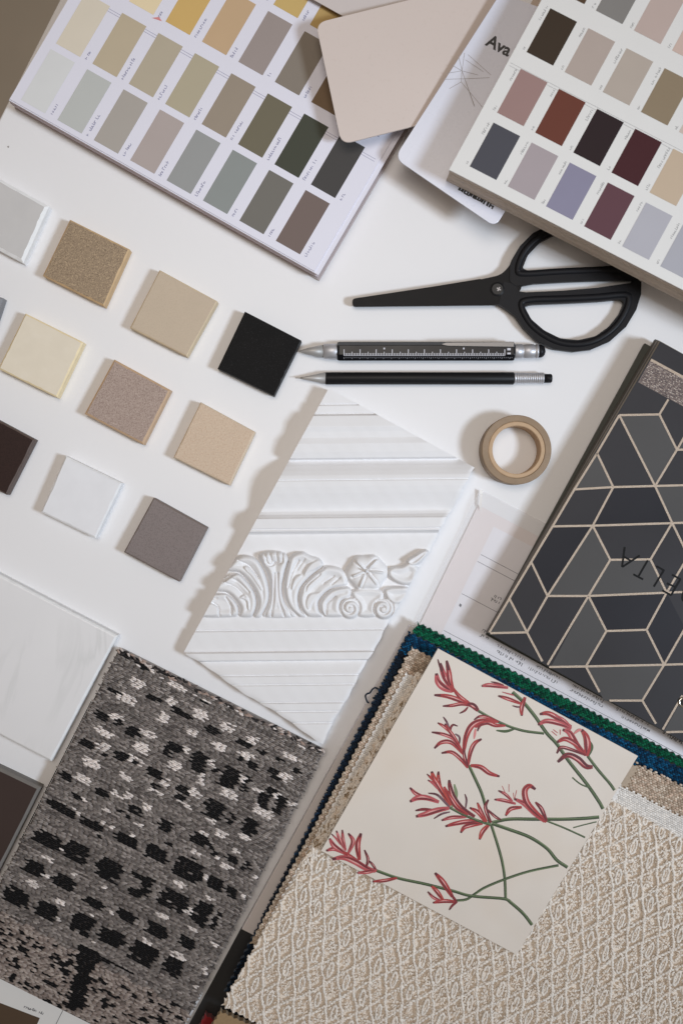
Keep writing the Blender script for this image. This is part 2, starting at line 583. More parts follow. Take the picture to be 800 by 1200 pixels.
# ------------------------------------------------------------------ brochure with the letters Ava
ZB = 30.5
lowb = thing('booklet', 'kraft edged booklet peeking out beneath the white brochure', 'booklet', 600, 120)
mb = MB(); mb.prism(P([(514, 196), (580, 230), (690, 262), (800, 130), (640, 20), (625, 0)], 20), 0, 28.6)
build('page_block', mb, [M('kraft_edges', C(176, 160, 146), 0.8, var=0.1, vscale=200)], lowb, bevel=0.3)
mb = MB(); mb.prism(P(rounded([(474, 189), (575, 263), (690, 60), (594, 14)], [10, 8, 2, 2]), 29.5), 28.7, 29.5)
build('cover', mb, [M('kraft_cover', C(205, 190, 176), 0.6)], lowb)
br = thing('brochure', 'glossy white brochure with bold black letters Ava and a fine line drawing', 'brochure', 560, 130, ZB - 1)
m_bro = M('brochure_paper', C(206, 208, 220), rough=0.28, var=0.01, spec=0.5, coat=0.2)
mb = MB(); mb.prism(P(rounded([(462, 185), (580, 266), (720, 40), (586, -8)], [13, 11, 2, 2], 8), ZB), ZB - 0.9, ZB); build('cover', mb, [m_bro], br, bevel=0.2)
m_ink = M('black_ink', C(34, 33, 34), rough=0.45)
cu = bpy.data.curves.new('lettering', 'FONT'); cu.body = 'Ava'; cu.size = 1.0; cu.offset = 0.028; cu.resolution_u = 4
tmp = bpy.data.objects.new('tmp_text', cu); COL.objects.link(tmp)
bpy.context.view_layer.update()
me = bpy.data.meshes.new_from_object(tmp.evaluated_get(bpy.context.evaluated_depsgraph_get()))
bpy.data.objects.remove(tmp)
co = np.array([v.co[:] for v in me.vertices]); co -= [co[:, 0].min(), 0, 0]
caph = co[:, 1].max()
sc = 14.5 / caph
d_ = np.array([math.cos(math.radians(27.5)), math.sin(math.radians(27.5))]); up_ = np.array([d_[1], -d_[0]])
for v, c in zip(me.vertices, co):
    p = np.array([567.5, 52.0]) + d_ * c[0] * sc * 0.96 + up_ * c[1] * sc
    v.co = W(p[0], p[1], ZB + 0.1)
me.flip_normals() if me.polygons[0].normal.z < 0 else None
link('lettering', me, [m_ink], br)
mb = MB()
cA, cB = (541, 83), (552, 92)
for a, b in [((520, 93), (552, 92)), ((529, 76), cA), ((544, 62), cA), ((537, 65), cA), ((560, 88), cA), ((573, 91), cB), ((555, 124), cA), ((540, 96), (571, 133)), ((541, 83), (540, 96)),
             ((523, 86), (541, 83)), ((545, 70), (566, 84)), ((548, 64), (575, 88)), ((526, 104), (540, 96)), ((541, 83), (556, 125))]:
    line(mb, a, b, 0.5, ZB + 0.1 + random.uniform(0, 0.02))
build('line_drawing', mb, [M('fine_grey_print', C(150, 145, 145), 0.5)], br)
mb = MB()
for rpt in range(3):
    greek(mb, 537.0 + rpt * 0.4, 223.0 - rpt * 0.3, (0.87, 0.49), 44, 9.5, ZB + 0.1 + 0.01 * rpt)
build('lower_lettering', mb, [m_ink], br)

# ------------------------------------------------------------------ right colour chart
ZR = 53.5
chR = thing('colour_chart', 'ivory colour chart book of short brown, red and violet swatches, over the scissor handles', 'colour chart', 700, 120, 30.6)
uR = np.array([0.889, 0.4575]); vR = np.array([0.478, -0.878])
oR = np.array([526.0, 199.0])


def qR(a0, b0, a1, b1): return [tuple(oR + uR * a + vR * b) for a, b in ((a0, b0), (a1, b0), (a1, b1), (a0, b1))]


m_pageR = M('ivory_paper', C(213, 212, 210), rough=0.55, var=0.012)
zz = 30.7
for k in range(4):
    th = (ZR - 1.0 - 30.7) / 4
    o1, o2 = random.uniform(0.2, 1.0), random.uniform(0.1, 0.7)
    mb = MB(); mb.prism(P(qR(o1, o2, 430, 330), ZR), zz, zz + th - 0.1)
    build('leaf', mb, M('leaf_edges', C(198 + 8 * (k % 2), 184 + 8 * (k % 2), 170 + 8 * (k % 2)), 0.85, var=0.12, vscale=300, bump=0.3, bscale=800), chR, bevel=0.3)
    zz += th
mb = MB(); mb.prism(P(qR(-0.5, 0.0, 431, 331), ZR), ZR - 0.95, ZR); build('top_page', mb, [m_pageR], chR, bevel=0.2)
rowsR = [((550, 195), [(76, 76, 83), (157, 147, 150), (131, 128, 148), (95, 65, 72), (166, 165, 172), (160, 160, 167), (130, 130, 140)]),
         ((582, 132), [(148, 121, 117), (104, 60, 49), (46, 35, 37), (70, 37, 41), (182, 164, 143), (150, 130, 110), (120, 100, 90)]),
         ((616.5, 61), [(62, 51, 41), (166, 153, 145), (168, 157, 147), (136, 121, 100), (190, 175, 165), (160, 140, 120), (110, 90, 80)]),
         ((653, -11), [(84, 66, 49), (126, 123, 120), (176, 159, 152), (190, 169, 159), (170, 150, 140), (140, 120, 110), (100, 90, 80)])]
mbc = MB()
for (bx, by), cols in rowsR:
    for k, c in enumerate(cols):
        a = np.array([bx + 44.6 * k, by + 23.4 * k])
        q = [tuple(a), tuple(a + uR * 35), tuple(a + uR * 35 + vR * 58.5), tuple(a + vR * 58.5)]
        mb = MB(); mb.flat(P(q, ZR), ZR + 0.12); build('colour_swatch', mb, [swmat(c)], chR)
        p = a - uR * 4.0 + vR * (58.5 - random.choice([14, 20, 28]))
        L_ = random.choice([12, 16, 22, 26])
        p = a - uR * 3.2 + vR * (57 - L_)
        greek(mbc, p[0], p[1], tuple(vR), L_, 3.2, ZR + 0.1)
        p = a - uR * 3.5 + vR * 1.5
        greek(mbc, p[0], p[1], tuple(vR), 5, 3.2, ZR + 0.1)
for b0 in (141.0, 144.5):
    a = oR + vR * b0
    line(mbc, a + uR * 3, a + uR * 425, 0.4, ZR + 0.1)
build('printed_captions', mbc, [M('pale_grey_print', C(160, 160, 160), 0.6)], chR)

# ------------------------------------------------------------------ scissors
m_blk = M('black_coated_steel', C(22, 21, 22), rough=0.42, var=0.1, vscale=160, bump=0.1, bscale=2500, spec=0.12)
m_rub = M('black_plastic', C(25, 25, 28), rough=0.45, var=0.08, vscale=120, spec=0.16)
sc_t = thing('scissors', 'black all-metal scissors with round loop handles, tips pointing left', 'scissors', 582, 340)


def shape(outer, holes, z0, z1, bev, name, mat, parent):
    """flat plate with holes: 2-D curve, extruded and bevelled"""
    cu = bpy.data.curves.new(name, 'CURVE'); cu.dimensions = '2D'; cu.fill_mode = 'BOTH'
    zm = (z0 + z1) / 2
    for loop in [outer] + holes:
        sp = cu.splines.new('POLY'); sp.points.add(len(loop) - 1); sp.use_cyclic_u = True
        for pt, (x, y) in zip(sp.points, loop):
            X, Y, _ = W(x, y, z1); pt.co = (X, Y, 0, 1)
    cu.extrude = (z1 - z0) / 2000.0
    t = bpy.data.objects.new('tmp', cu); COL.objects.link(t); bpy.context.view_layer.update()
    me = bpy.data.meshes.new_from_object(t.evaluated_get(bpy.context.evaluated_depsgraph_get()))
    bpy.data.objects.remove(t)
    for v in me.vertices: v.co.z += zm / 1000.0
    bm = bmesh.new(); bm.from_mesh(me); bmesh.ops.remove_doubles(bm, verts=bm.verts[:], dist=1e-6); bmesh.ops.recalc_face_normals(bm, faces=bm.faces[:]); bm.to_mesh(me); bm.free()
    for p in me.polygons: p.use_smooth = abs(p.normal.z) < 0.9
    o = link(name, me, [mat], parent)
    b = o.modifiers.new('bevel', 'BEVEL'); b.width = bev / 1000.0; b.segments = 3; b.limit_method = 'ANGLE'; b.angle_limit = math.radians(50)
    return o


def smooth(pts, n=6, closed=True):
    p = [np.array(q, float) for q in pts]; N = len(p); out = []
    for i in range(N):
        a, b, c, d = p[i - 1], p[i], p[(i + 1) % N], p[(i + 2) % N]
        for k in range(n):
            t = k / n
            out.append(tuple(0.5 * ((2 * b) + (c - a) * t + (2 * a - 5 * b + 4 * c - d) * t * t + (3 * b - a - 3 * c + d) * t ** 3)))
    return out


up_out = [(597, 330), (597, 311), (600, 303), (609, 288), (624, 273), (645, 262.5), (672, 257), (700, 260), (725, 272), (742, 292), (750, 316), (751, 326), (742, 328),
          (700, 328.5), (660, 330), (625, 332), (612, 334.5), (604, 335)]
up_hole = rounded([(612, 314), (618, 299), (632, 284), (652, 273.5), (680, 269), (708, 275), (727, 290), (736, 309), (700, 312.5), (655, 314.5), (617, 317)], [1.5, 3, 3, 3, 3, 3, 3, 2.5, 2, 3, 3, 1.5], 3)
lo_out = [(590, 330), (604, 333), (607, 341.5), (616, 342.5), (660, 340.5), (700, 337), (738, 331.5), (744, 326), (751, 330), (750.5, 345), (745, 363), (733, 383), (714, 400), (692, 409.5), (671, 412),
          (648, 409), (628, 399), (613, 384), (603, 370), (592, 361.5), (584, 356.5)]
lo_hole = rounded([(614, 359), (622, 356.5), (660, 355), (700, 353), (727, 350.5), (731.5, 354), (726, 367), (714, 382), (697, 394), (677, 398.5), (656, 396.5), (637, 387), (622, 374)], 3, 3)
shape(rounded([(412.5, 350), (413, 359.2), (586, 357.3), (609, 341), (612, 333), (606, 316), (598, 309), (592, 317), (585, 322.5), (562, 327.5)], [4, 4, 8, 3, 5, 3, 2, 6, 6, 1], 4), [], 4.2, 6.7, 0.35, 'blade', m_blk, sc_t)
shape(rounded([(417, 350.5), (420, 356.5), (586, 354), (596, 335), (562, 326.8)], [1, 1, 1, 1, 1], 2), [], 1.4, 4.1, 0.3, 'blade', m_blk, sc_t)
shape(up_out, [up_hole], 2.6, 7.4, 1.1, 'handle', m_rub, sc_t)
shape(lo_out, [lo_hole], 2.2, 7.0, 1.1, 'handle', m_rub, sc_t)


def ring_of(outer, hole, f, z0, z1, name):
    pass


def loop_tube(path, r, z, name, mat, parent, sx=1.0):
    """rounded bead following a closed path (photo px), radius px"""
    pts = path; n = len(pts); K = 10; V = []; Q = []
    for i in range(n):
        a = np.array(pts[i - 1]); b = np.array(pts[(i + 1) % n]); d = b - a; d /= np.linalg.norm(d); nn = np.array([-d[1], d[0]])
        for q in range(K):
            an = 2 * math.pi * q / K
            p = np.array(pts[i]) + nn * math.cos(an) * r
            X, Y, _ = W(p[0], p[1], z); V.append((X, Y, z / 1000 + math.sin(an) * r * S * sx))
    for i in range(n):
        for q in range(K):
            Q.append([i * K + q, i * K + (q + 1) % K, ((i + 1) % n) * K + (q + 1) % K, ((i + 1) % n) * K + q])
    return npmesh(name, np.array(V), np.array(Q), mat, parent)


g_lo = smooth([(610, 357.5), (620, 351.5), (660, 350), (700, 348), (729, 345.5), (736, 350), (731, 367), (718, 385), (698, 398.5), (676, 403.5), (654, 401), (634, 391), (619, 377)], 5)
loop_tube(g_lo, 4.3, 6.0, 'loop_lining', m_rub, sc_t, 0.9)
g_up = smooth([(606, 317), (612, 298), (627, 281), (650, 269), (680, 264), (711, 270.5), (732, 287), (741, 306), (738, 314.5), (700, 316.5), (655, 318.5), (614, 321)], 5)
loop_tube(g_up, 4.3, 6.4, 'loop_lining', m_rub, sc_t, 0.9)
mb = MB(); X, Y, _ = W(582.5, 338.7, 7.5)
circ = [(X + math.cos(a) * 5.0e-3, Y + math.sin(a) * 5.0e-3) for a in np.linspace(0, 2 * math.pi, 28, endpoint=False)]
circ2 = [(X + math.cos(a) * 3.8e-3, Y + math.sin(a) * 3.8e-3) for a in np.linspace(0, 2 * math.pi, 28, endpoint=False)]
mb.prism(circ, 6.0, 7.6, 0, 0, inset=(circ2, 0.7))
scr = build('screw', mb, [M("black_screw", C(26, 26, 28), rough=0.35, spec=0.3)], sc_t, bevel=0.2)
mb = MB()
for a in (0.5, 0.5 + math.pi / 2):
    p = np.array([584, 338.7])
    dv = np.array([math.cos(a), math.sin(a)]) * 2.6
    line(mb, p - dv, p + dv, 1.5, 7.66 + 0.02 * (a > 1))
build('screw_slot', mb, [M('bright_slot', C(120, 120, 124), rough=0.3, metal=0.7)], scr)

# ------------------------------------------------------------------ ballpoint pen with ruler barrel
m_chr = M('satin_chrome', C(186, 186, 190), rough=0.45, metal=0.6, var=0.03, vscale=60)
m_pblk = M('black_lacquer', C(18, 18, 22), rough=0.3, var=0.04, spec=0.25)
m_wht = M('white_print', C(190, 190, 198), rough=0.5)
pen = thing('ballpoint_pen', 'black ballpoint pen with white ruler ticks on its barrel and chrome tip', 'pen', 495, 411)
yc, zc = 411.6, 6.3
AP = 9.7; RR = AP / math.cos(math.pi / 6)
mb = MB(); mb.lathe_x([(395, RR * 0.93), (397.5, RR), (600, RR), (602, RR * 0.95)], yc, zc, n=6, smooth=False, rot=0.0)
barrel = build('barrel', mb, [m_pblk], pen, bevel=0.25)
mb = MB(); mb.lathe_x([(350.5, 0.6), (352, 1.2), (362, 4.2), (379, 7.6)], yc, zc, n=28); build('tip_cone', mb, [M('brushed_tip', C(160, 157, 154), rough=0.5, metal=0.35)], pen)
mb = MB(); mb.lathe_x([(379, 7.6), (379.6, 8.6), (394.4, 8.9), (395.2, 8.4)], yc, zc, n=28); build('grip_ring', mb, [m_chr], pen)
mb = MB(); mb.lathe_x([(602, 8.0), (603, 8.4), (611, 8.4), (611.5, 7.6), (613, 7.6), (613.5, 8.2), (624, 8.2), (625, 7.4), (627, 7.4), (627.5, 8.2), (630, 8.0)], yc, zc, n=28); build('end_cap', mb, [m_chr], pen)
mb = MB(); mb.lathe_x([(629.5, 7.6), (633, 7.6), (636, 6.3), (637.6, 4.2), (638.4, 1.8), (638.6, 0.3)], yc, zc, n=28); build('stylus_tip', mb, [m_rub], pen)
kk = S * (H - zc / 1000) / H
ztop = zc + AP * kk * 1000 + 0.03
mb = MB()
x = 403.0; i = 0
while x < 591:
    h = 2.8 if i % 5 else (4.4 if i % 10 else 7.2)
    line(mb, (x, yc + 5.0), (x, yc + 5.0 - h), 0.72 if i % 10 else 0.9, ztop)
    x += 1.88; i += 1
line(mb, (403, yc + 5.2), (591, yc + 5.2), 0.35, ztop + 0.004)
for xx in (450, 543):
    line(mb, (xx - 0.9, yc - 3.2), (xx + 0.9, yc - 3.2), 2.0, ztop + 0.005)
line(mb, (594, yc - 2.4), (598, yc - 2.4), 2.6, ztop); line(mb, (594, yc + 2.6), (598, yc + 2.6), 2.0, ztop)
build('ruler_scale', mb, [m_wht], pen)
# second scale on the lower slanted facet
mb = MB(); x = 403.0; i = 0
Y0 = W(0, yc, zc)[1]
while x < 600:
    h = 0.32 if i % 4 else 0.62
    X = W(x, 0, zc)[0]
    e0 = np.array([-RR * 0.5 * kk, AP * kk]); e1 = np.array([-RR * kk, 0.0])
    nrm = np.array([-math.cos(math.pi / 6), 0.5]); q0 = e0 + (e1 - e0) * 0.38; q1 = e0 + (e1 - e0) * (0.38 + h * 0.5)
    q0 = q0 + nrm * 0.00003; q1 = q1 + nrm * 0.00003
    w = 0.25 * kk
    mb.face([(X - w, Y0 + q0[0], zc / 1000 + q0[1]), (X - w, Y0 + q1[0], zc / 1000 + q1[1]), (X + w, Y0 + q1[0], zc / 1000 + q1[1]), (X + w, Y0 + q0[0], zc / 1000 + q0[1])])
    x += 2.3; i += 1
build('ruler_scale', mb, [m_wht], pen)
mb = MB(); zt = ztop + 0.9
xy = P([(516, 403.6), (522, 401.2), (602, 400.4), (602, 406.6), (524, 405.4)], zt); mb.prism(xy, ztop - 1.0, zt)
build('pocket_clip', mb, [M('dark_chrome', C(120, 118, 118), rough=0.4, metal=0.7)], pen, bevel=0.25)

# ------------------------------------------------------------------ mechanical pencil
pc = thing('mechanical_pencil', 'slim matt black pencil with pointed metal tip and ribbed silver end, below the ruler pen', 'pencil', 496, 443)
yc, zc = 443.4, 4.6
mb = MB(); mb.lathe_x([(381.5, 7.0), (382.5, 7.3), (600.5, 7.3), (601.5, 6.9)], yc, zc, n=24, smooth=True); build('barrel', mb, [M('matt_black', C(20, 20, 22), rough=0.45, spec=0.25)], pc)
mb = MB(); mb.lathe_x([(346, 0.35), (352, 0.5), (352.3, 1.2), (356, 1.6), (381.5, 6.9)], yc - 0.4, zc, n=24); build('tip_cone', mb, [M('grey_metal', C(162, 157, 152), rough=0.5, metal=0.35)], pc)
prof = [(601.5, 6.2)]
for k in range(14):
    x0 = 602.5 + k * 2.45
    rr = 6.4 if (k < 5 or k > 10) else 6.2
    prof += [(x0, rr), (x0 + 1.6, rr), (x0 + 1.9, rr - 0.8), (x0 + 2.2, rr - 0.8)]
mb = MB(); mb.lathe_x(prof, yc - 0.4, zc, n=24); build('ferrule', mb, [m_chr], pc)
mb = MB(); mb.lathe_x([(637, 5.2), (644.6, 5.3), (646, 4.5), (646.2, 0.3)], yc, zc, n=24); build('eraser', mb, [m_rub], pc)

# ------------------------------------------------------------------ roll of tape
tr = thing('tape_roll', 'roll of brown paper tape lying flat on the white table', 'tape', 605, 527)
X, Y, _ = W(605, 527, 16.2); kk = S * (H - 0.0162) / H


def ring(r0, r1, z0, z1, name, mat, n=72, bev=0.25):
    mb = MB()
    prof = [(r0, z0), (r1, z0), (r1, z1 - 0.4), (r1 - 0.7, z1), (r0 + 0.7, z1), (r0, z1 - 0.4)]
    base = len(mb.v)
    for q in range(n):
        a = 2 * math.pi * q / n
        for (r, z) in prof: mb.v.append((X + math.cos(a) * r * kk, Y + math.sin(a) * r * kk, z / 1000))
    k = len(prof)
    for q in range(n):
        for j in range(k):
            mb.f.append([q * k + j, ((q + 1) % n) * k + j, ((q + 1) % n) * k + (j + 1) % k, q * k + (j + 1) % k][::1]); mb.m.append(0); mb.sm.append(False)
    o = build(name, mb, [mat], tr)
    for p in o.data.polygons: p.use_smooth = abs(p.normal.z) < 0.5
    return o


m_tape = M('brown_tape', C(146, 124, 101), rough=0.6, var=0.12, vscale=160, bump=0.2, bscale=600)
# concentric wound layers
wv = m_tape.node_tree
tcn = wv.nodes.new('ShaderNodeTexCoord'); wav = wv.nodes.new('ShaderNodeTexWave'); wav.wave_type = 'RINGS'; wav.rings_direction = 'Z'
wav.inputs['Scale'].default_value = 420; wav.inputs['Distortion'].default_value = 1.5
wv.links.new(tcn.outputs['Object'], wav.inputs['Vector'])
bpn = wv.nodes.new('ShaderNodeBump'); bpn.inputs['Strength'].default_value = 0.35; bpn.inputs['Distance'].default_value = 0.0003
wmr = wv.nodes.new('ShaderNodeMapRange'); wmr.inputs['To Min'].default_value = 0.80; wmr.inputs['To Max'].default_value = 1.06
wv.links.new(wav.outputs['Fac'], wmr.inputs['Value'])
wvm = wv.nodes.new('ShaderNodeVectorMath'); wvm.operation = 'SCALE'
_src = wv.nodes['Principled BSDF'].inputs['Base Color'].links[0].from_socket
wv.links.new(_src, wvm.inputs[0]); wv.links.new(wmr.outputs['Result'], wvm.inputs['Scale']); wv.links.new(wvm.outputs['Vector'], wv.nodes['Principled BSDF'].inputs['Base Color'])
wv.links.new(wav.outputs['Fac'], bpn.inputs['Height']); wv.links.new(bpn.outputs['Normal'], wv.nodes['Principled BSDF'].inputs['Normal'])
ring(33.2, 40.8, 0, 16.2, 'tape_layers', m_tape)
ring(28.2, 33.1, 0, 16.0, 'core', M('card_core', C(180, 152, 122), rough=0.7, var=0.08, vscale=300))

# ------------------------------------------------------------------ plaster moulding (relief as height over its plan)
q0, q1, q2, q3 = np.array([385., 455.]), np.array([556., 548.]), np.array([377., 871.]), np.array([215., 765.])
NU, NV = 280, 540
U, Vv = np.meshgrid(np.linspace(0, 1, NU), np.linspace(0, 1, NV))
wob = 1.6 * np.sin(Vv * 9 + 1.0) * (U > 0.999) + 1.2 * np.sin(Vv * 23) * (U > 0.999)
PX = (1 - U) * (1 - Vv) * q0[0] + U * (1 - Vv) * q1[0] + U * Vv * q2[0] + (1 - U) * Vv * q3[0]
PY = (1 - U) * (1 - Vv) * q0[1] + U * (1 - Vv) * q1[1] + U * Vv * q2[1] + (1 - U) * Vv * q3[1]
# broken cuts along the lower and right edges
edge_r = np.clip((U - 0.94) / 0.06, 0, 1); edge_b = np.clip((Vv - 0.97) / 0.03, 0, 1)
PX = PX + edge_r * (0.9 * np.sin(PY * 0.11) + 0.5 * np.sin(PY * 0.37 + 1))
PY = PY + edge_b * (1.3 * np.sin(PX * 0.07 + 0.6) + 0.5 * np.sin(PX * 0.29))
yy = PY + 0.010 * (PX - 385)
prof = [(440, 20), (473, 19.5), (473.6, 18.0), (475, 21), (484.6, 20.6), (485.2, 19.2), (487, 25), (492, 26.2), (500, 28.0), (506, 25.6), (513, 24.6), (520, 27.2), (530, 25.6), (537, 22.4), (538.6, 14.2), (540, 14.0),
        (542, 16.0), (546, 20.4), (552, 25.2), (557, 28.4), (561.5, 29.6), (562.3, 28.6), (563.2, 29.8), (570, 29.3), (578, 27.0), (588, 22.6), (596, 18.6), (599, 18.0), (603, 20.6), (605.5, 25.0), (606.3, 26.4), (607, 27.8),
        (619, 27.6), (619.8, 26.4), (621, 27.2), (622.6, 27.0), (623.6, 23.5), (625.5, 18.6), (640, 18.0), (720, 15.2), (737, 14.6), (737.8, 13.6), (739.2, 16.2), (750, 15.6), (762, 14.6), (762.8, 13.6), (764.3, 18.0),
        (773.4, 17.8), (774.2, 12.2), (776, 12.6), (780, 14.2), (790, 17.4), (790.8, 16.2), (792, 18.0), (801, 17.6), (801.8, 16.6), (803, 18.2), (812, 17.4), (822, 16.0), (822.8, 15.0), (824, 17.2),
        (832.6, 16.8), (833.4, 15.6), (835, 17.0), (846, 16.2), (847, 15.0), (848.5, 16.4), (880, 15.5)]
pxs, phs = zip(*prof)
hh = np.interp(yy, pxs, phs)
for y0 in (474.0, 485.0, 562.3, 606.0, 620.0, 623.5, 738.0, 763.0, 774.0, 791.0, 802.0, 823.0, 833.5, 847.0):
    hh = hh - 1.3 * np.exp(-((yy - y0) / 0.8) ** 2)


def segdist(px, py, pts):
    d = np.full(px.shape, 1e9)
    for (a, b) in zip(pts[:-1], pts[1:]):
        a = np.asarray(a, float); b = np.asarray(b, float)
        ab = b - a; L2 = ab @ ab + 1e-9
        t = np.clip(((px - a[0]) * ab[0] + (py - a[1]) * ab[1]) / L2, 0, 1)
        d = np.minimum(d, np.hypot(px - a[0] - t * ab[0], py - a[1] - t * ab[1]))
    return d


sel = (PY > 636) & (PY < 728)
sx, sy = PX[sel], PY[sel]


def lobe(poly, hmax, soft, tiltx=0.0, tilty=0.0):
    """rounded raised lobe: height from distance to its outline"""
    pl = [tuple(q) for q in smooth(poly, 5)]
    d = segdist(sx, sy, pl + [pl[0]])
    ins = inside(sx, sy, pl)
    t = np.clip(d / soft, 0, 1)
    h = hmax * np.sqrt(np.clip(1 - (1 - t) ** 2, 0, 1))
    if hmax < 10.6 and soft > 3.2:      # scooped leaves: raised rim, hollow middle
        h = h - 0.34 * hmax * np.clip((d - soft * 0.75) / (soft * 1.1), 0, 1) ** 1.2
    c = np.mean(np.array(pl), 0)
    h = h * (1 + tiltx * (sx - c[0]) / 20 + tilty * (sy - c[1]) / 20)
    return np.where(ins, h, 0)


orn = np.zeros(sx.shape)
lobes = [
    # left acanthus: outer, middle, inner leaves
    ([(266, 668), (273, 657), (283, 651), (295, 652), (304, 659), (311, 673), (315.5, 690), (315, 706), (307, 722), (297, 722), (302, 708), (299, 694), (290, 680), (279, 671)], 9.5, 6, 0.15, -0.1),
    ([(246, 690), (256, 682), (268, 674), (279, 671), (290, 681), (299, 695), (301, 709), (296, 722), (281, 722), (281, 712), (274, 702), (265, 695)], 9.0, 6, 0.15, -0.1),
    ([(236, 706), (245, 698), (255, 694.5), (266, 695.5), (275, 702.5), (280, 713), (278, 722), (236, 722)], 8.0, 5, 0.1, -0.1),
    ([(277, 703), (281, 698), (287, 696), (292, 701), (294, 709), (293, 717), (289, 714), (288, 706), (283, 703)], 10.5, 3.5, 0, 0),
    ([(284, 664), (291, 663), (299, 672), (306, 684), (309, 691), (306, 694), (300, 686), (293, 676), (287, 670)], 11.0, 3.5, 0, 0),
    ([(228, 716), (243, 707), (251, 707), (257, 712), (258, 722), (226, 722)], 9.0, 3, 0, 0),
    # palmette
    ([(303, 653), (307, 648), (318, 645.5), (329, 646.5), (336, 650), (338.5, 658), (334.5, 670), (331.5, 688), (334, 705), (346, 722), (307, 722), (315, 706), (316, 690), (313.5, 674), (307, 661)], 10.5, 7, 0, -0.15),
    # right acanthus
    ([(337, 660), (340, 652), (346, 648), (355, 646.5), (364, 651), (375, 655), (378, 663), (366, 674), (354, 687), (350, 700), (352, 713), (359, 722), (348, 722), (338.5, 712), (333, 697), (333, 679)], 9.5, 6, -0.15, -0.1),
    ([(379, 664), (393, 664), (403, 669), (407, 678), (405, 687), (387, 691), (375, 703), (374, 714), (379, 722), (360, 722), (352, 713), (350, 700), (355, 687), (366, 675)], 9.0, 6, -0.15, -0.1),
    ([(388, 691), (405, 687), (412, 692), (409, 700), (400, 704), (398, 714), (402, 722), (379, 722), (374.5, 713), (376, 703)], 8.5, 5, -0.1, -0.1),
    ([(372, 655), (377, 658), (378, 663), (370, 668), (362, 672), (357, 676), (355, 672), (359, 664), (365, 658)], 11.0, 3, 0, 0),
    ([(352, 672), (355, 676), (348, 684), (344, 692), (340, 691), (342, 681), (346, 675)], 10.5, 3, 0, 0),
    ([(384, 688), (372, 693), (363, 695), (358, 702), (357, 711), (362, 716), (368, 706), (376, 697)], 10.0, 3, 0, 0),
    # middle piece under the rose and scrolls
    ([(411, 693), (420, 690), (432, 689), (446, 691), (450, 696), (448, 704), (440, 712), (440, 722), (420, 722), (420, 710), (414, 702)], 7.5, 5, 0, 0),
    # right hand lobes
    ([(454, 668), (460, 664), (470, 663), (480, 659), (492, 668), (486, 682), (476, 686), (464, 683), (455, 676)], 9.5, 5, 0, 0),
    ([(449, 692), (455, 688), (466, 687), (478, 688), (482, 696), (474, 706), (462, 709), (453, 703)], 9.5, 5, 0, 0),
    ([(476, 660), (478, 655), (486, 650), (497, 644), (502, 648), (494, 658), (484, 664)], 11.0, 3.5, 0, 0),
    ([(462, 704), (476, 700), (482, 706), (476, 722), (458, 722), (458, 712)], 7.5, 4, 0, 0),
]
for pl, hm, so, tx, ty in lobes:
    orn = np.maximum(orn, lobe(pl, hm * 0.92, so, tx, ty))


def groove(pts, depth, w):
    global orn
    c = [tuple(q) for q in catmull(pts, 5)]
    d = segdist(sx, sy, c)
    orn = orn - np.where(orn > 0.3, 1.25 * depth * np.exp(-(d / w) ** 2), 0)


for pts, dp, w in [
    ([(337.6, 659), (333, 678.5), (332.4, 696), (338.5, 712), (349, 722)], 4.5, 1.3),
    ([(304, 657), (312, 673), (316, 690), (315, 705), (307, 722)], 4.5, 1.3),
    ([(379, 666), (365, 675), (354, 687), (350, 699.5), (352.5, 713.5), (359.5, 722)], 4.0, 1.2),
    ([(375, 673), (361, 685.5), (358, 692.5)], 2.2, 0.9), ([(391, 675), (379, 684)], 2.0, 0.9), ([(398, 677), (388, 685)], 1.5, 0.9),
    ([(405, 687), (387.5, 691), (375, 703), (374.4, 713.5), (379, 722)], 4.0, 1.2),
    ([(393, 699.5), (384, 706.5), (382, 719)], 2.6, 1.0), ([(350, 656.6), (342, 671.5), (338, 688)], 2.2, 1.0), ([(357, 655), (348, 668)], 1.6, 0.9),
    ([(262, 681), (278, 671), (290, 681), (299, 695), (301, 709), (297, 722)], 4.0, 1.2),
    ([(255, 695), (265.5, 695), (274, 702), (280, 712), (278.6, 722)], 3.6, 1.2),
    ([(264.6, 700), (271, 710.5), (271, 720)], 2.6, 1.0), ([(250, 707), (256, 712), (257, 721)], 3.0, 1.0),
    ([(270, 677), (281, 683), (292, 694)], 1.8, 0.9), ([(264, 683), (277, 689), (287, 699)], 1.5, 0.9),
    ([(279, 657), (292, 663), (303, 677)], 1.8, 0.9), ([(246, 702), (254, 701)], 1.4, 0.9),
    ([(321.5, 672), (321, 700), (318, 722)], 2.8, 1.1), ([(325.5, 672), (326.5, 700), (333, 722)], 2.8, 1.1), ([(317.5, 680), (316.5, 700), (311, 722)], 1.8, 1.0), ([(330, 680), (331, 700), (341, 722)], 1.8, 1.0),
    ([(316, 648), (318, 658)], 2.2, 1.1), ([(324, 646), (325, 658)], 2.2, 1.1), ([(331, 648), (331, 657)], 2.2, 1.1), ([(310, 650), (312, 656)], 2.0, 1.0),
    ([(312, 658), (315, 662), (319, 662), (322, 659)], 3.0, 1.2), ([(322, 659), (326, 661), (331, 659)], 2.0, 1.0),
]:
    groove(pts, dp, w)
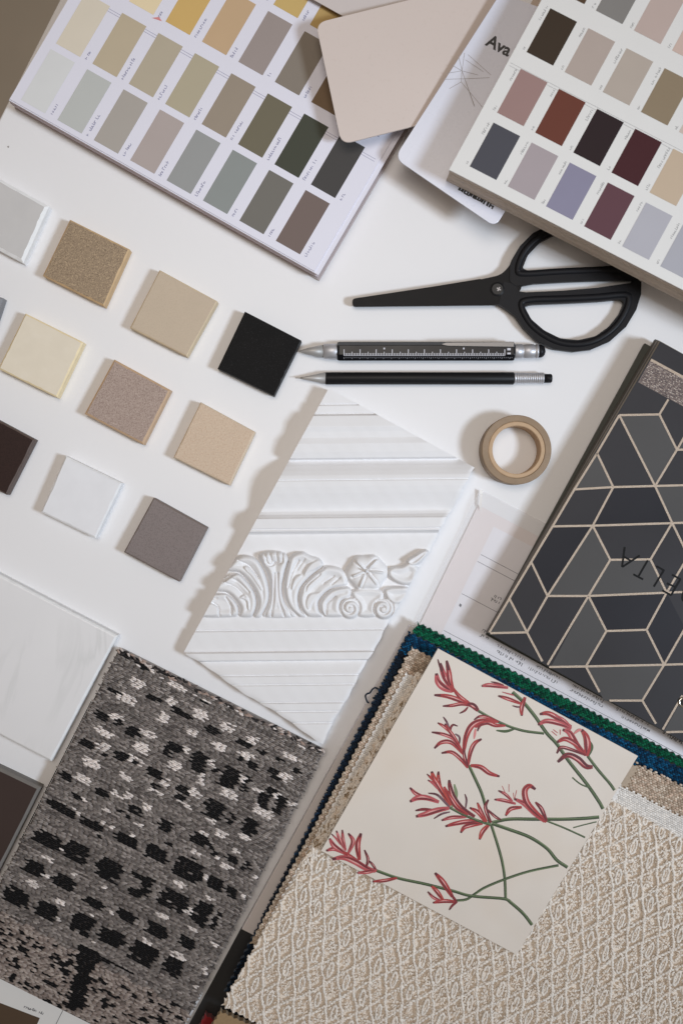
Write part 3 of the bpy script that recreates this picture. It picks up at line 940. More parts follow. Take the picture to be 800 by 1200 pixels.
# rose: dome with star ridges
rx, ry = (sx - 429.5) / 25.0, (sy - 671.0) / 21.0
rr = np.hypot(rx, ry); an = np.arctan2(sy - 671, sx - 429.5)
lob = 1.0 + 0.05 * np.cos(6 * an + 0.4)
rose = np.where(rr < lob, 10.5 * np.sqrt(np.clip(1 - (rr / lob) ** 4, 0, 1)) - 3.0 * np.exp(-(rr / 0.35) ** 2), 0)
for tip in [(418, 658), (441, 657), (448, 671), (441, 684), (422, 687), (414, 675)]:
    d = segdist(sx, sy, [(429, 669), tip])
    side = np.sign((sx - 429) * (tip[1] - 669) - (sy - 669) * (tip[0] - 429))
    rose = rose + np.where(rr < 0.95, 2.8 * np.exp(-(d / 1.2) ** 2) - 1.8 * np.exp(-((d - 2.2) / 1.3) ** 2) * (side > 0), 0)
orn = np.maximum(orn, rose)
# scrolls
for (cx, cy, sg) in [(410.5, 713, 1), (449, 713.5, -1)]:
    r = np.hypot(sx - cx, sy - cy); a = np.arctan2(sy - cy, (sx - cx) * sg)
    base = np.where(r < 12.5, 9.5 * np.sqrt(np.clip(1 - (r / 12.8) ** 4, 0, 1)), 0)
    turn = (r / 12.5) - ((a + math.pi) / (2 * math.pi)) * 0.5
    gr = np.abs(((turn * 2.0 + 0.3) % 1.0) - 0.5) * 12.5 * 0.5
    base = np.where(base > 0, base - 3.6 * np.exp(-((gr) / 1.1) ** 2) * (r > 2.0), 0)
    orn = np.where(r < 12.5, np.maximum(base, orn * 0.4), orn)
orn = np.clip(orn, 0, None)
tmp = np.zeros(PX.shape); tmp[sel] = orn
# soften once (cast plaster has no razor edges)
k = tmp.copy()
for _ in range(1):
    k[1:-1, 1:-1] = (tmp[1:-1, 1:-1] * 4 + tmp[:-2, 1:-1] + tmp[2:, 1:-1] + tmp[1:-1, :-2] + tmp[1:-1, 2:]) / 8
hh = hh + k * 1.15
hh = hh + 0.12 * np.sin(PX * 0.09 + PY * 0.05) + 0.06 * np.sin(PX * 0.31 - PY * 0.23)
edge_r2 = np.clip((U - 0.975) / 0.025, 0, 1); hh = hh - edge_r2 ** 2 * (1.2 + 0.8 * np.sin(PY * 0.21))
edge_b2 = np.clip((Vv - 0.985) / 0.015, 0, 1); hh = hh - edge_b2 ** 2 * 1.2
zmm = hh * S * 1000
V3 = WA(PX, PY, zmm)
idx = np.arange(NU * NV).reshape(NV, NU)
Q = np.stack([idx[:-1, :-1], idx[1:, :-1], idx[1:, 1:], idx[:-1, 1:]], -1).reshape(-1, 4)
bd = np.concatenate([idx[0, :], idx[1:, -1], idx[-1, -2::-1], idx[-2:0, 0] if False else idx[-2:0:-1, 0]])
vb = V3.reshape(-1, 3)[bd].copy(); vb[:, 2] = 0.0
n0 = NU * NV; nb = len(bd)
vtop = V3.reshape(-1, 3)
vs_dup = vtop[bd].copy()
allv = np.concatenate([vtop, vs_dup, vb])
i0 = n0 + np.arange(nb); i1 = n0 + nb + np.arange(nb)
Qs = np.stack([i0, np.roll(i0, -1), np.roll(i1, -1), i1], -1)
m_pl = M('white_plaster', C(221, 220, 221), rough=0.6, var=0.01, vscale=50, bump=0.06, bscale=500, spec=0.3)
o = npmesh('plaster_moulding', allv, np.concatenate([Q, Qs]), m_pl, None, True)
tag(o, 'white plaster cornice moulding with carved leaves and a rosette, cut on the slant', 'moulding')

# ------------------------------------------------------------------ datasheet and plastic sleeve
m_paper = M('white_paper', C(221, 218, 222), rough=0.5, var=0.012)
m_print = M('dark_grey_print', C(58, 58, 66), rough=0.6)
ds = thing('data_sheet', 'printed white sheet with ruled lines of small upside down text beside green fabric', 'paper', 640, 740)
ud = np.array([0.885, 0.466]); vd = np.array([-0.44, 0.898]); od = np.array([563.0, 600.0])
def qD(a, b): return tuple(od + ud * a + vd * b)
mb = MB(); mb.prism(P([qD(-6, -6), qD(420, -6), qD(420, 215), qD(-6, 215)], 1.0), 0.5, 1.0); build('sheet', mb, [M('blush_paper', C(218, 209, 208), rough=0.5, var=0.012)], ds)
mb = MB(); mb.prism(P([qD(21, 8), qD(418, 8), qD(418, 214), qD(21, 214)], 1.12), 1.02, 1.12); build('inner_sheet', mb, [m_paper], ds)
mb = MB()
zt = 1.2
for b0, a0 in ((44, 22), (53, 22), (95, 22), (143, 22)):
    line(mb, qD(a0, b0), qD(400, b0), 0.55, zt)
tdir = tuple(-ud)
for (a, b, L_, h) in [(66, 78, 9, 3.4), (66, 83, 11, 3.4), (92, 66, 10, 3.4), (94, 71, 14, 3.4), (97, 84, 9, 3.4), (72, 120, 9, 3.2), (73, 126, 11, 3.2), (95, 104, 12, 3.2),
                      (122, 128, 36, 3.2), (122, 134, 34, 3.6), (168, 128, 30, 3.2), (168, 134, 36, 3.2), (226, 128, 40, 3.2), (228, 134, 42, 3.2), (285, 128, 40, 3.2), (290, 134, 36, 3.2), (330, 128, 24, 3.2)]:
    p = qD(a, b); greek(mb, p[0], p[1], tdir, L_, h * 1.15, zt + 0.02)
build('printed_text', mb, [m_print], ds)
mb = MB(); p = qD(25, 106); mb.flat(P([p, (p[0] + 2.4, p[1] + 2), (p[0] + 1, p[1] + 5), (p[0] - 1, p[1] + 3)], zt), zt + 0.05); build('ink_mark', mb, [m_print], ds)
# sleeve: thin glossy film sheet with turned corner
m_film = M('frosted_film', C(224, 222, 224), rough=0.22, var=0.01, coat=0.5)
b_ = m_film.node_tree.nodes['Principled BSDF']; b_.inputs['Alpha'].default_value = 0.22
sl = thing('plastic_sleeve', 'glossy clear plastic sleeve with a bent corner lying over the printed sheet', 'sleeve', 600, 640, 1.2)
NX, NY = 40, 30
a_, b__ = np.meshgrid(np.linspace(0, 300, NX), np.linspace(0, 230, NY))
o_ = np.array([562., 573.])
sx_ = o_[0] + ud[0] * a_ + vd[0] * b__; sy_ = o_[1] + ud[1] * a_ + vd[1] * b__
zz_ = 1.6 + 2.2 * np.exp(-((a_ - 14) / 12) ** 2 - ((b__ - 12) / 14) ** 2) + 1.0 * np.exp(-((a_ - 40) / 10) ** 2 - ((b__ - 5) / 18) ** 2) + 2.0 * np.exp(-(a_ / 3) ** 2) * np.exp(-((b__ - 16) / 20) ** 2)
v_ = WA(sx_, sy_, zz_).reshape(-1, 3); ii = np.arange(NX * NY).reshape(NY, NX)
npmesh('film', v_, np.stack([ii[:-1, :-1], ii[1:, :-1], ii[1:, 1:], ii[:-1, 1:]], -1).reshape(-1, 4), m_film, sl)
mb = MB()
e = [W(562, 574, 3.4), W(565.5, 576, 2.9), W(563.5, 600, 2.6), W(560.5, 592, 3.0)]
mb.face(e[::-1]); build('bent_corner', mb, [M('bright_film', C(226, 222, 218), rough=0.15)], sl)

# ------------------------------------------------------------------ pattern book DELTA
ZD = 22.0
db = thing('pattern_book', 'dark grey sample book with glittering beige hexagon lines and black letters', 'sample book', 720, 640, 1.7)
def addp(p, q, s): return (p[0] + q[0] * s, p[1] + q[1] * s)
ul = np.array([0.873, 0.487])
m_bd = M('dark_green_board', C(62, 64, 58), rough=0.6, var=0.06)
mb = MB(); mb.prism(P([(755, 402), (569, 744), (869, 907), (1055, 565)], 5), 1.7, 5.0); build('back_board', mb, [m_bd], db, bevel=0.4)
for k, (z0, z1, dx, cc) in enumerate([(5.1, 9.0, 5.5, (84, 78, 70)), (9.1, 12.5, 3.8, (58, 58, 60)), (12.6, 16, 3.0, (120, 112, 102)), (16.1, 19, 1.8, (64, 62, 62)), (19.1, 21.2, 0.8, (130, 120, 108))]):
    mb = MB(); a, b = (773 - dx, 399.5 - dx * 0.4), (571.5 - dx * 0.3, 742 - dx * 0.2)
    mb.prism(P([a, b, addp(b, ul, 340), addp(a, ul, 340)], z1), z0, z1); build('leaf', mb, [M('leaf_stock', C(*cc), 0.6, var=0.08)], db, bevel=0.2)
m_dark = M('charcoal_foil', C(52, 51, 54), rough=0.34, var=0.09, vscale=12, spec=0.2, bump=0.05, bscale=1500)
m_mid = M('grey_foil', C(76, 75, 75), rough=0.34, var=0.09, vscale=12, spec=0.2, bump=0.05, bscale=1500)
a, b = (773, 400), (571.5, 742)
mb = MB(); mb.prism(P([a, b, addp(b, ul, 340), addp(a, ul, 340)], ZD), 21.3, ZD, 0, 1)
build('top_page', mb, [m_dark, M('clear_page_edge', C(120, 128, 126), 0.3)], db, bevel=0.25)
mb = MB()
light = [[(725, 486.5), (772, 485.6), (792.5, 527), (767, 569.6)], [(694, 616), (714.5, 656), (689, 698.4), (641, 698.4)], [(714.5, 656), (761.6, 655.5), (780.5, 694.5), (689, 698.4)],
         [(596, 700.5), (617, 741), (573.5, 742)], [(672.5, 573.5), (699, 531), (718, 570.8)], [(689, 698.4), (710, 739.5), (686, 781), (645, 781.5)], [(686, 781), (777.5, 779), (752, 821), (707, 821)],
         [(767, 569.6), (860, 567), (881, 609), (787, 612.8)], [(792.5, 527), (816, 486), (840, 526)], [(777.5, 857), (799, 818), (850, 816), (830, 857)]]
for q in light: mb.flat(P(q, ZD), ZD + 0.06)
build('grey_facet', mb, [m_mid], db)
mb = MB()
for q in [[(718, 570.8), (767, 569.6), (787, 612.8), (694, 616)], [(647, 616.8), (694, 616), (641, 698.4), (622, 658.5)], [(710, 739.5), (689, 698.4), (780.5, 694.5), (757, 738)], [(757, 738), (780.5, 694.5), (802, 736), (777.5, 779)]]: mb.flat(P(q, ZD), ZD + 0.05)
build('deep_facet', mb, [M('deep_foil', C(43, 43, 48), rough=0.3, var=0.09, vscale=12, spec=0.2)], db)
E = [((725, 486.5), (772, 485.6)), ((772, 485.6), (782.5, 468)), ((772, 485.6), (792.5, 527)), ((792.5, 527), (767, 569.6)), ((725, 486.5), (767, 569.6)), ((725, 486.5), (699, 531)), ((699, 531), (718, 570.8)),
     ((672.5, 573.5), (718, 570.8)), ((718, 570.8), (860, 567)), ((718, 570.8), (694, 616)), ((767, 569.6), (787, 612.8)), ((647, 616.8), (694, 616)), ((694, 616), (881, 610)),
     ((647, 616.8), (622, 658.5)), ((622, 658.5), (641, 698.4)), ((694, 616), (641, 698.4)), ((694, 616), (714.5, 656)), ((714.5, 656), (761.6, 655.5)), ((787, 612.8), (761.6, 655.5)), ((761.6, 655.5), (780.5, 694.5)),
     ((714.5, 656), (689, 698.4)), ((641, 698.4), (689, 698.4)), ((689, 698.4), (780.5, 694.5)), ((780.5, 694.5), (870, 691)), ((596, 700.5), (617, 741)), ((641, 698.4), (617, 741)), ((574, 742), (617, 741)),
     ((598, 699), (573, 741)), ((622, 658.5), (596, 702)), ((672.5, 573.5), (647, 616.8)), ((699, 531), (672.5, 573.5)), ((617, 741), (635, 775)), ((689, 698.4), (641, 779)), ((689, 698.4), (710, 739.5)), ((710, 739.5), (757, 738)), ((780.5, 694.5), (757, 738)), ((710, 739.5), (686, 781)),
     ((757, 738), (777.5, 779)), ((643, 781.6), (686, 781)), ((686, 781), (777.5, 779)), ((777.5, 779), (870, 776)), ((686, 781), (702, 811)), ((777.5, 779), (752, 821)), ((713.5, 821), (752, 821)), ((752, 821), (768, 848)),
     ((780.5, 694.5), (805, 653)), ((777.5, 779), (802, 736)), ((776, 855), (799, 815)), ((792.5, 527), (816, 486)), ((792.5, 527), (842, 526)), ((787, 612.8), (806, 652)), ((805, 653), (852, 652)), ((802, 736), (849, 735)), ((780, 858), (850, 856))]
mb = MB()
for k, (p, q) in enumerate(E): line(mb, p, q, 2.5, ZD + 0.11 + 0.004 * (k % 12))
m_line = M('glitter_beige', C(172, 156, 139), rough=0.4, var=0.3, vscale=2500, bump=0.6, bscale=3000, metal=0.2, speck=[(C(140, 118, 98), 2600, 0.52, 0.62, 0.8)])
build('glitter_lines', mb, [m_line], db)
mb = MB()
band = [(762, 421), (747, 448), (840, 498), (855, 471)]
mb.flat(P(band, ZD), ZD + 0.14)
build('mesh_band', mb, [M('band_base', C(112, 100, 96), 0.5, var=0.2, vscale=900)], db)
ps = []; bu = np.array([0.878, 0.479]); bv = np.array([-0.47, 0.883])
for i in range(60):
    for j in range(14):
        ps.append(np.array([762., 421.]) + bu * (i * 1.75 + (j % 2) * 0.8 + 1) + bv * (j * 2.1 + 2.2) + np.array([random.uniform(-.25, .25), random.uniform(-.25, .25)]))
ps = np.array(ps)
cols = np.array([C(*random.choice([(165, 150, 140), (120, 104, 98), (196, 184, 174), (90, 78, 76)]))[:3] for _ in ps])
m_yarn = M('yarn', (1, 1, 1, 1), rough=0.75, var=0.04, vscale=700, attr='yarn', bump=0.5, bscale=2500, sheen=0.05, spec=0.12)
beads('mesh_weave', WA(ps[:, 0], ps[:, 1], np.full(len(ps), ZD + 0.2)), math.radians(-28.6), 0.0006, 0.00035, 0.0003, cols, M('metal_yarn', (1, 1, 1, 1), rough=0.4, attr='yarn', metal=0.3), db)
mb = MB(); line(mb, (762, 421.5), (855, 472), 3.0, ZD + 0.5); build('band_border', mb, [m_line], db)
# letters, drawn as strokes (they stand on their heads)
mb = MB(); zt = ZD + 0.22
st = [((731.5, 641), (728.3, 664.5)), ((728.5, 664.5), (749, 651)), ((731, 652.5), (738.5, 657.2)),
      ((741.5, 673), (753, 679)), ((747.5, 675.5), (758.5, 656.5)),
      ((765.5, 687.5), (777.5, 668)), ((777.7, 668.5), (768.5, 663.5)),
      ((785.7, 697.5), (796.7, 678.7)), ((797, 679), (787, 673.5)), ((791.5, 688.3), (781, 683.6)), ((786, 697.6), (775.5, 692)),
      ((804, 709), (815, 690)), ((804, 709), (799, 702)), ((815, 690), (806, 688)), ((799, 702), (800, 693)), ((800, 693), (806, 688))]
for k, (p, q) in enumerate(st): line(mb, p, q, 2.3, zt + 0.003 * k)
build('lettering', mb, [M('gloss_black_ink', C(10, 10, 11), 0.5, spec=0.15)], db)
# eyelet
mb = MB(); X, Y, _ = W(800, 823, ZD)
n = 40; prf = [(6.4, 0.1), (6.2, 0.7), (5.2, 1.1), (4.0, 0.9), (3.4, 0.1), (3.2, -1.5)]
kk = S * (H - ZD / 1000) / H
for q in range(n):
    a = 2 * math.pi * q / n
    for r, z in prf: mb.v.append((X + math.cos(a) * r * kk, Y + math.sin(a) * r * kk, (ZD + z) / 1000))
for q in range(n):
    for j in range(len(prf) - 1):
        k = len(prf); mb.f.append([q * k + j, ((q + 1) % n) * k + j, ((q + 1) % n) * k + j + 1, q * k + j + 1]); mb.m.append(0); mb.sm.append(True)
build('eyelet', mb, [M('nickel', C(200, 198, 192), rough=0.12, metal=1.0)], db)
mb = MB(); mb.flat([(X + math.cos(a) * 3.3 * kk, Y + math.sin(a) * 3.3 * kk) for a in np.linspace(0, 2 * math.pi, 24, endpoint=False)], ZD + 0.09)
build('eyelet_hole', mb, [M('hole_dark', C(30, 28, 26), 0.8)], db)

# ------------------------------------------------------------------ rug sample
ZU = 11.0
rg = thing('rug_sample', 'grey flat woven rug sample with black and white broken check pattern', 'rug sample', 130, 990)
ur = np.array([0.894, 0.447]); vr = np.array([-0.4535, 0.8912]); orr = np.array([140., 760.])
def qG(a, b): return tuple(orr + ur * a + vr * b)
mb = MB(); mb.prism(P([qG(0.5, 1), qG(268, 1), qG(268, 409), qG(0.5, 409)], ZU - 1), 0, ZU - 1.6); build('backing_board', mb, [M('grey_board', C(150, 143, 138), 0.7, var=0.06)], rg, bevel=0.4)
BL = [(154, 770, 30, 6), (198, 790, 24, 5), (178, 817, 18, 6), (134, 810, 14, 4), (214, 836, 26, 6), (120, 839, 18, 10), (138, 848, 10, 6), (156, 857, 16, 12), (104, 872, 16, 8), (202, 875, 18, 11), (198, 884, 10, 6), (140, 886, 14, 9),
      (121, 883, 8, 5), (183, 907, 20, 9), (78, 908, 14, 6), (250, 856, 16, 9), (287, 872, 18, 7), (233, 893, 18, 22), (307, 881, 8, 6), (283, 890, 10, 6), (297, 897, 10, 8), (328, 890, 6, 4), (323, 907, 12, 10),
      (348, 903, 7, 6), (269, 912, 20, 24), (252, 902, 6, 6), (288, 919, 6, 20), (214, 925, 14, 9), (211, 934, 14, 6), (312, 934, 12, 26), (328, 943, 10, 20), (251, 948, 22, 20), (271, 959, 6, 14), (293, 969, 14, 20),
      (81, 911, 12, 8), (120, 929, 18, 7), (89, 933, 12, 6), (74, 948, 34, 9), (108, 966, 28, 9), (148, 984, 28, 10), (158, 949, 16, 9), (56, 984, 34, 16), (90, 999, 28, 20), (128, 1020, 28, 24), (40, 1017, 24, 14),
      (76, 1033, 26, 14), (143, 886, 14, 8), (182, 921, 8, 5), (194, 968, 13, 12), (234, 984, 22, 12), (183, 1000, 26, 16), (220, 1019, 34, 22), (250, 997, 6, 9), (272, 1007, 12, 8), (253, 1036, 18, 14), (272, 1046, 12, 13),
      (290, 1016, 6, 12), (165, 1028, 22, 7), (172, 1038, 10, 22), (158, 1046, 18, 8), (203, 1055, 34, 22), (225, 1003, 6, 4), (198, 989, 8, 4), (20, 1051, 30, 20), (56, 1067, 26, 18), (110, 1058, 24, 8), (96, 1083, 26, 22), (130, 1099, 28, 16),
      (148, 1073, 22, 11), (236, 1070, 20, 28), (253, 1078, 6, 22), (184, 1090, 26, 16), (220, 1105, 18, 14), (168, 1118, 30, 24), (203, 1133, 20, 20), (137, 1100, 20, 16), (240, 823, 10, 3), (150, 958, 8, 4), (168, 782, 8, 4), (158, 893, 7, 5),
      (118, 980, 6, 3), (140, 950, 6, 3)]
WH = [(171, 781, 22, 9), (160, 800, 16, 12), (206, 803, 22, 7), (200, 821, 14, 10), (148, 818, 24, 10), (138, 841, 18, 10), (192, 841, 16, 12), (175, 860, 20, 8), (124, 859, 22, 8), (166, 876, 20, 12), (120, 875, 16, 10), (216, 878, 16, 9),
      (158, 891, 18, 10), (108, 894, 22, 12), (204, 897, 16, 12), (234, 837, 18, 12), (266, 852, 18, 12), (225, 858, 14, 8), (295, 866, 14, 10), (257, 874, 16, 10), (288, 886, 16, 10), (340, 887, 22, 6), (247, 894, 12, 10), (329, 906, 28, 5),
      (333, 913, 12, 8), (282, 912, 10, 8), (237, 913, 8, 14), (300, 925, 14, 4), (268, 930, 18, 10), (228, 929, 14, 10), (323, 931, 10, 8), (308, 950, 24, 12), (215, 943, 20, 5), (249, 961, 12, 6), (259, 977, 14, 10), (239, 976, 12, 4),
      (342, 942, 8, 6), (374, 879, 12, 4), (353, 875, 14, 3), (333, 860, 12, 3), (281, 835, 10, 4), (245, 823, 12, 4), (98, 913, 24, 9), (147, 910, 16, 6), (138, 930, 16, 8), (150, 934, 8, 10), (126, 950, 12, 5), (96, 936, 12, 4), (88, 954, 8, 12),
      (120, 963, 8, 5), (131, 969, 6, 6), (71, 992, 6, 14), (58, 1006, 14, 6), (88, 1024, 10, 4), (52, 1024, 8, 5), (38, 1035, 14, 10), (156, 979, 8, 4), (183, 928, 18, 5), (173, 946, 8, 8), (287, 981, 14, 7), (229, 999, 10, 6), (276, 997, 12, 6),
      (265, 1016, 14, 8), (242, 1028, 8, 7), (211, 1036, 14, 6), (246, 1053, 10, 6), (162, 966, 8, 4), (255, 1005, 10, 3), (286, 1050, 8, 5), (298, 1027, 6, 5), (32, 1062, 6, 8), (71, 1057, 12, 5), (66, 1077, 6, 5), (111, 1100, 6, 8), (108, 1074, 6, 4),
      (128, 1068, 6, 5), (124, 1040, 8, 4), (191, 1073, 18, 6), (227, 1090, 10, 5), (209, 1120, 20, 8), (173, 1104, 16, 5), (253, 1107, 10, 4), (240, 1138, 6, 10), (229, 1156, 6, 6), (221, 1067, 8, 10), (194, 916, 10, 9), (205, 899, 8, 8), (190, 795, 8, 3),
      (267, 828, 8, 3), (320, 853, 8, 3), (228, 815, 8, 3)]
RP, CP = 2.05, 6.2
rows = int(408 / RP); cols_ = int(268 / CP)
A_, B_ = np.meshgrid(np.arange(cols_ + 1), np.arange(rows))
a = (A_ + rng.random((rows, 1))) * CP - CP * 0.5 + rng.uniform(-0.9, 0.9, A_.shape); b = B_ * RP + 1.0 + rng.uniform(-0.2, 0.2, A_.shape) + 0.5 * np.sin(a * 0.05 + B_ * 0.3)
k_ = (a > 0) & (a < 268); a, b = a[k_], b[k_]
gx = orr[0] + ur[0] * a + vr[0] * b; gy = orr[1] + ur[1] * a + vr[1] * b
n = len(a)
bi = np.clip((b / RP).astype(int), 0, rows - 1)
g1 = np.array([C(134, 126, 121)[:3], C(116, 109, 105)[:3], C(152, 144, 139)[:3], C(98, 91, 88)[:3]])
col = g1[rng.choice(4, n, p=[.42, .25, .2, .13])]
col = col * rng.uniform(0.85, 1.12, (n, 1)) * rng.uniform(0.78, 1.18, rows)[bi][:, None]
black, white = np.array(C(22, 21, 22)[:3]), np.array(C(224, 215, 210)[:3])
rowj = rng.uniform(-1.6, 1.6, (rows, 200)) + rng.normal(0, 0.7, (rows, 200))
def paint(lst, c, dens, sw_=1.0):
    for kx, (x, y, w, h) in enumerate(lst):
        da = (gx - x) * ur[0] + (gy - y) * ur[1]; db_ = (gx - x) * vr[0] + (gy - y) * vr[1]
        j = rowj[bi, kx % 200]
        hit = (np.abs(da + j) < sw_ * w / 2 * (1.12 - 0.25 * np.abs(db_) / (h / 2 + 0.1))) & (np.abs(db_) < sw_ * h / 2 + 0.15) & (rng.random(n) < dens)
        col[hit] = c * rng.uniform(0.8, 1.15, (hit.sum(), 1))
paint(WH, white, 0.95, 0.92); paint(BL, black, 0.97)
# white inner strokes of the small rings
paint([(171, 782, 8, 3), (159, 892, 5, 3), (140, 843, 5, 3)], black, 1.0)
# lower, pinkish band beyond the woven border line
low = (gy > 1060 + 0.469 * gx) & (b > 300)
low = b > 355 - 0.0 * a
u_ = a
lowc = np.array([C(154, 142, 135)[:3], C(134, 121, 114)[:3], C(170, 158, 150)[:3], C(114, 103, 97)[:3]])
lsel = b > 0.0 + 338 + 0.02 * (a - 0) + 2 * np.sin(a * 0.2)
col[lsel] = lowc[rng.choice(4, lsel.sum(), p=[.4, .25, .25, .1])] * rng.uniform(0.85, 1.12, (lsel.sum(), 1))
# black flecks, in small clumps
for _ in range(210):
    ca, cb = rng.uniform(0, 268), rng.uniform(344, 408)
    w, h = rng.uniform(2, 7), rng.uniform(1.5, 4.5)
    hit = (np.abs(a - ca + rowj[bi, 3]) < w / 2) & (np.abs(b - cb) < h / 2 + 0.5)
    col[hit] = black * 1.1
# black upright bar with a cross stroke
da = gx; tb = inside(gx + rowj[bi, 9] * 0.8, gy, [(94, 1106), (112, 1115), (136, 1128), (160, 1141), (159, 1143), (135, 1132), (114, 1125), (107, 1140), (104, 1160), (97, 1182), (79, 1177), (88, 1140)])
col[tb] = black
beads('pile', WA(gx, gy, ZU - 0.6 + rng.uniform(-0.15, 0.15, n)), math.atan2(-ur[1], ur[0]) + rng.uniform(-0.09, 0.09, n) + np.where(bi % 2 == 0, 0.09, -0.09), CP * 0.62 * S, RP * 0.52 * S, 0.0010, col, m_yarn, rg)
mb = MB(); mb.prism(P([qG(0.2, 1), qG(267.8, 1), qG(267.8, 408.5), qG(0.2, 408.5)], ZU - 0.9), ZU - 1.6, ZU - 0.9); build('ground_weave', mb, [M('dark_warp', C(70, 64, 62), 0.9)], rg)
mb = MB()
for i in range(70):
    b0 = 70 + i * 2.6
    line(mb, qG(-1.2, b0), qG(-0.6, b0 + 2.2), 1.5, ZU - 1.2)
build('edge_binding', mb, [M('black_thread', C(40, 36, 36), 0.9)], rg)
# row of pale overcast knots along the top edge
ps, cs = [], []
for i in range(90):
    aa = i * 3 + random.uniform(-1, 1)
    ps.append(qG(aa, random.uniform(-0.5, 4.5))); cs.append(C(*random.choice([(52, 48, 48), (46, 43, 43), (190, 178, 172), (110, 100, 96), (160, 140, 130)]))[:3])
ps = np.array(ps)
beads('edge_knots', WA(ps[:, 0], ps[:, 1], np.full(len(ps), ZU)), np.random.default_rng(3).uniform(-1.2, 0.3, len(ps)), 0.0021, 0.0008, 0.0008, np.array(cs), m_yarn, rg)

# ------------------------------------------------------------------ swatch card at the bottom left corner
sw = thing('swatch_card', 'white swatch card with a dark brown colour block below the rug sample', 'card', 40, 1185)
mb = MB(); mb.prism(P([(-60, 1126), (0, 1147), (84, 1178), (180, 1226), (120, 1330), (-120, 1240)], 2.4), 0, 2.4); build('card', mb, [m_pageR], sw, bevel=0.15)
mb = MB(); mb.flat(P([(-60, 1153), (0, 1175), (47, 1193), (20, 1255), (-90, 1215)], 2.4), 2.5); build('colour_swatch', mb, [swmat((84, 68, 54))], sw)
mb = MB(); greek(mb, 27, 1180.5, (0.94, 0.34), 23, 3.2, 2.5); line(mb, (74, 1184), (64, 1204), 0.6, 2.5); build('printed_caption', mb, [m_print], sw)

# ------------------------------------------------------------------ black binder and fabric book base
mb = MB(); mb.prism(P([(283, 1087), (335, 1113), (300, 1330), (140, 1330), (210, 1222)], 2.0), 0, 2.0)
tag(build('binder', mb, [M('black_vinyl', C(30, 30, 31), rough=0.4, bump=0.2, bscale=500)], None, bevel=0.4), 'black board at the bottom edge between the rug sample and the cream fabric', 'binder')
base = [(480, 733), (283, 1089), (700, 1300), (900, 945)]
mb = MB(); mb.prism(P(base, 8.5), 1.3, 8.5)
# board is laid on the printed sheet and on the black board
tag(build('card_board', mb, [M('grey_white_board', C(205, 198, 196), rough=0.6, var=0.03, vscale=30)], None, bevel=0.5), 'pale card board with a lit edge under the stack of fabric swatches', 'board')

# ------------------------------------------------------------------ fabric swatches
GF = 'pinking sheared fabric swatches in a stack'


def weave(root, region, o0, ua, pu, pv, z, cols, jit=0.25, hgt=0.0006, name='weave', zf=None, mat=None):
    ua = np.array(ua, float); ua /= np.linalg.norm(ua); va = np.array([-ua[1], ua[0]])
    R = np.array(region); d = R - np.array(o0)
    aa, bb = d @ ua, d @ va
    I, J = np.meshgrid(np.arange(aa.min(), aa.max(), pu), np.arange(bb.min(), bb.max(), pv))
    row = np.arange(I.shape[0])[:, None]
    I = I + (row % 2) * pu * 0.5 + rng.uniform(-jit, jit, I.shape) * pu * 0.4; J = J + rng.uniform(-jit, jit, J.shape) * pv * 0.4
    X = o0[0] + ua[0] * I + va[0] * J; Y = o0[1] + ua[1] * I + va[1] * J
    k = inside(X, Y, [tuple(q) for q in region]); X, Y = X[k], Y[k]
    n = len(X)
    cc = np.array([C(*c)[:3] for c in cols]); col = cc[rng.integers(0, len(cc), n)] * rng.uniform(0.85, 1.15, (n, 1))
    zz = np.full(n, z) if zf is None else zf(X, Y)
    return beads(name, WA(X, Y, zz), math.atan2(-ua[1], ua[0]) + rng.uniform(-0.12, 0.12, n), pu * 0.58 * S, pv * 0.56 * S, hgt, col, mat or m_yarn, root)


def fabric(poly, z0, z1, c, label, skip=(), amp=3.0, per=9.0, name='fabric_swatch'):
    cx, cy = np.mean(np.array(poly), 0)
    t = thing(name, label, 'fabric', cx, cy, z0, GF)
    zg = zigzag(poly, amp, per, skip)
    mb = MB(); mb.prism(P(zg, z1), z0, z1); build('cloth', mb, [M('woven_cloth', C(*c), 0.9, var=0.12, vscale=900, bump=0.5, bscale=1800, spec=0.15, sheen=0.2)], t, bevel=0.0)
    return t, zg


u1 = (0.889, 0.458)
gpoly = [(489, 728), (474, 756), (640, 1310), (900, 1100), (905, 941)]
t, zg = fabric([(489, 728), (470, 765), (560, 1000), (890, 1060), (905, 941)], 8.7, 12.5, (14, 74, 56), 'emerald green woven swatch with zigzag edge, lowest of the stack', amp=-3.2, per=8.5)
weave(t, zigzag([(489, 729), (474, 752), (900, 975), (905, 942)], -3.0, 8.5), (489, 728), u1, 3.6, 2.1, 12.7, [(4, 84, 58), (2, 64, 46), (10, 98, 68), (2, 48, 38)])
t, zg = fabric([(478, 739), (262, 1162), (600, 1330), (905, 1110), (905, 952)], 12.8, 17.0, (16, 42, 66), 'navy blue woven swatch with zigzag edge coloured dark for shade lying on the green swatch', amp=-3.0, per=8.5)
weave(t, zigzag([(479, 740), (466, 763), (900, 985), (905, 953)], -3.0, 8.5), (478, 739), u1, 3.6, 2.1, 17.2, [(2, 66, 100), (0, 50, 80), (6, 78, 116), (0, 36, 60)])
ps = [np.array([478., 742.]) + (np.array([262., 1162.]) - np.array([478., 742.])) * t_ for t_ in np.linspace(0.01, 0.99, 150)]
Rl = [(486, 742), (474, 740), (258, 1164), (276, 1170)]
weave(t, zigzag([(490, 746), (477, 742), (262, 1162), (276, 1169)], -3.0, 8.5), (478, 739), u1, 3.4, 2.2, 17.1, [(14, 22, 32), (10, 16, 26), (18, 30, 42)], name='shaded_edge_weave')  # left side of the blue cloth: its shade painted as near-black yarn
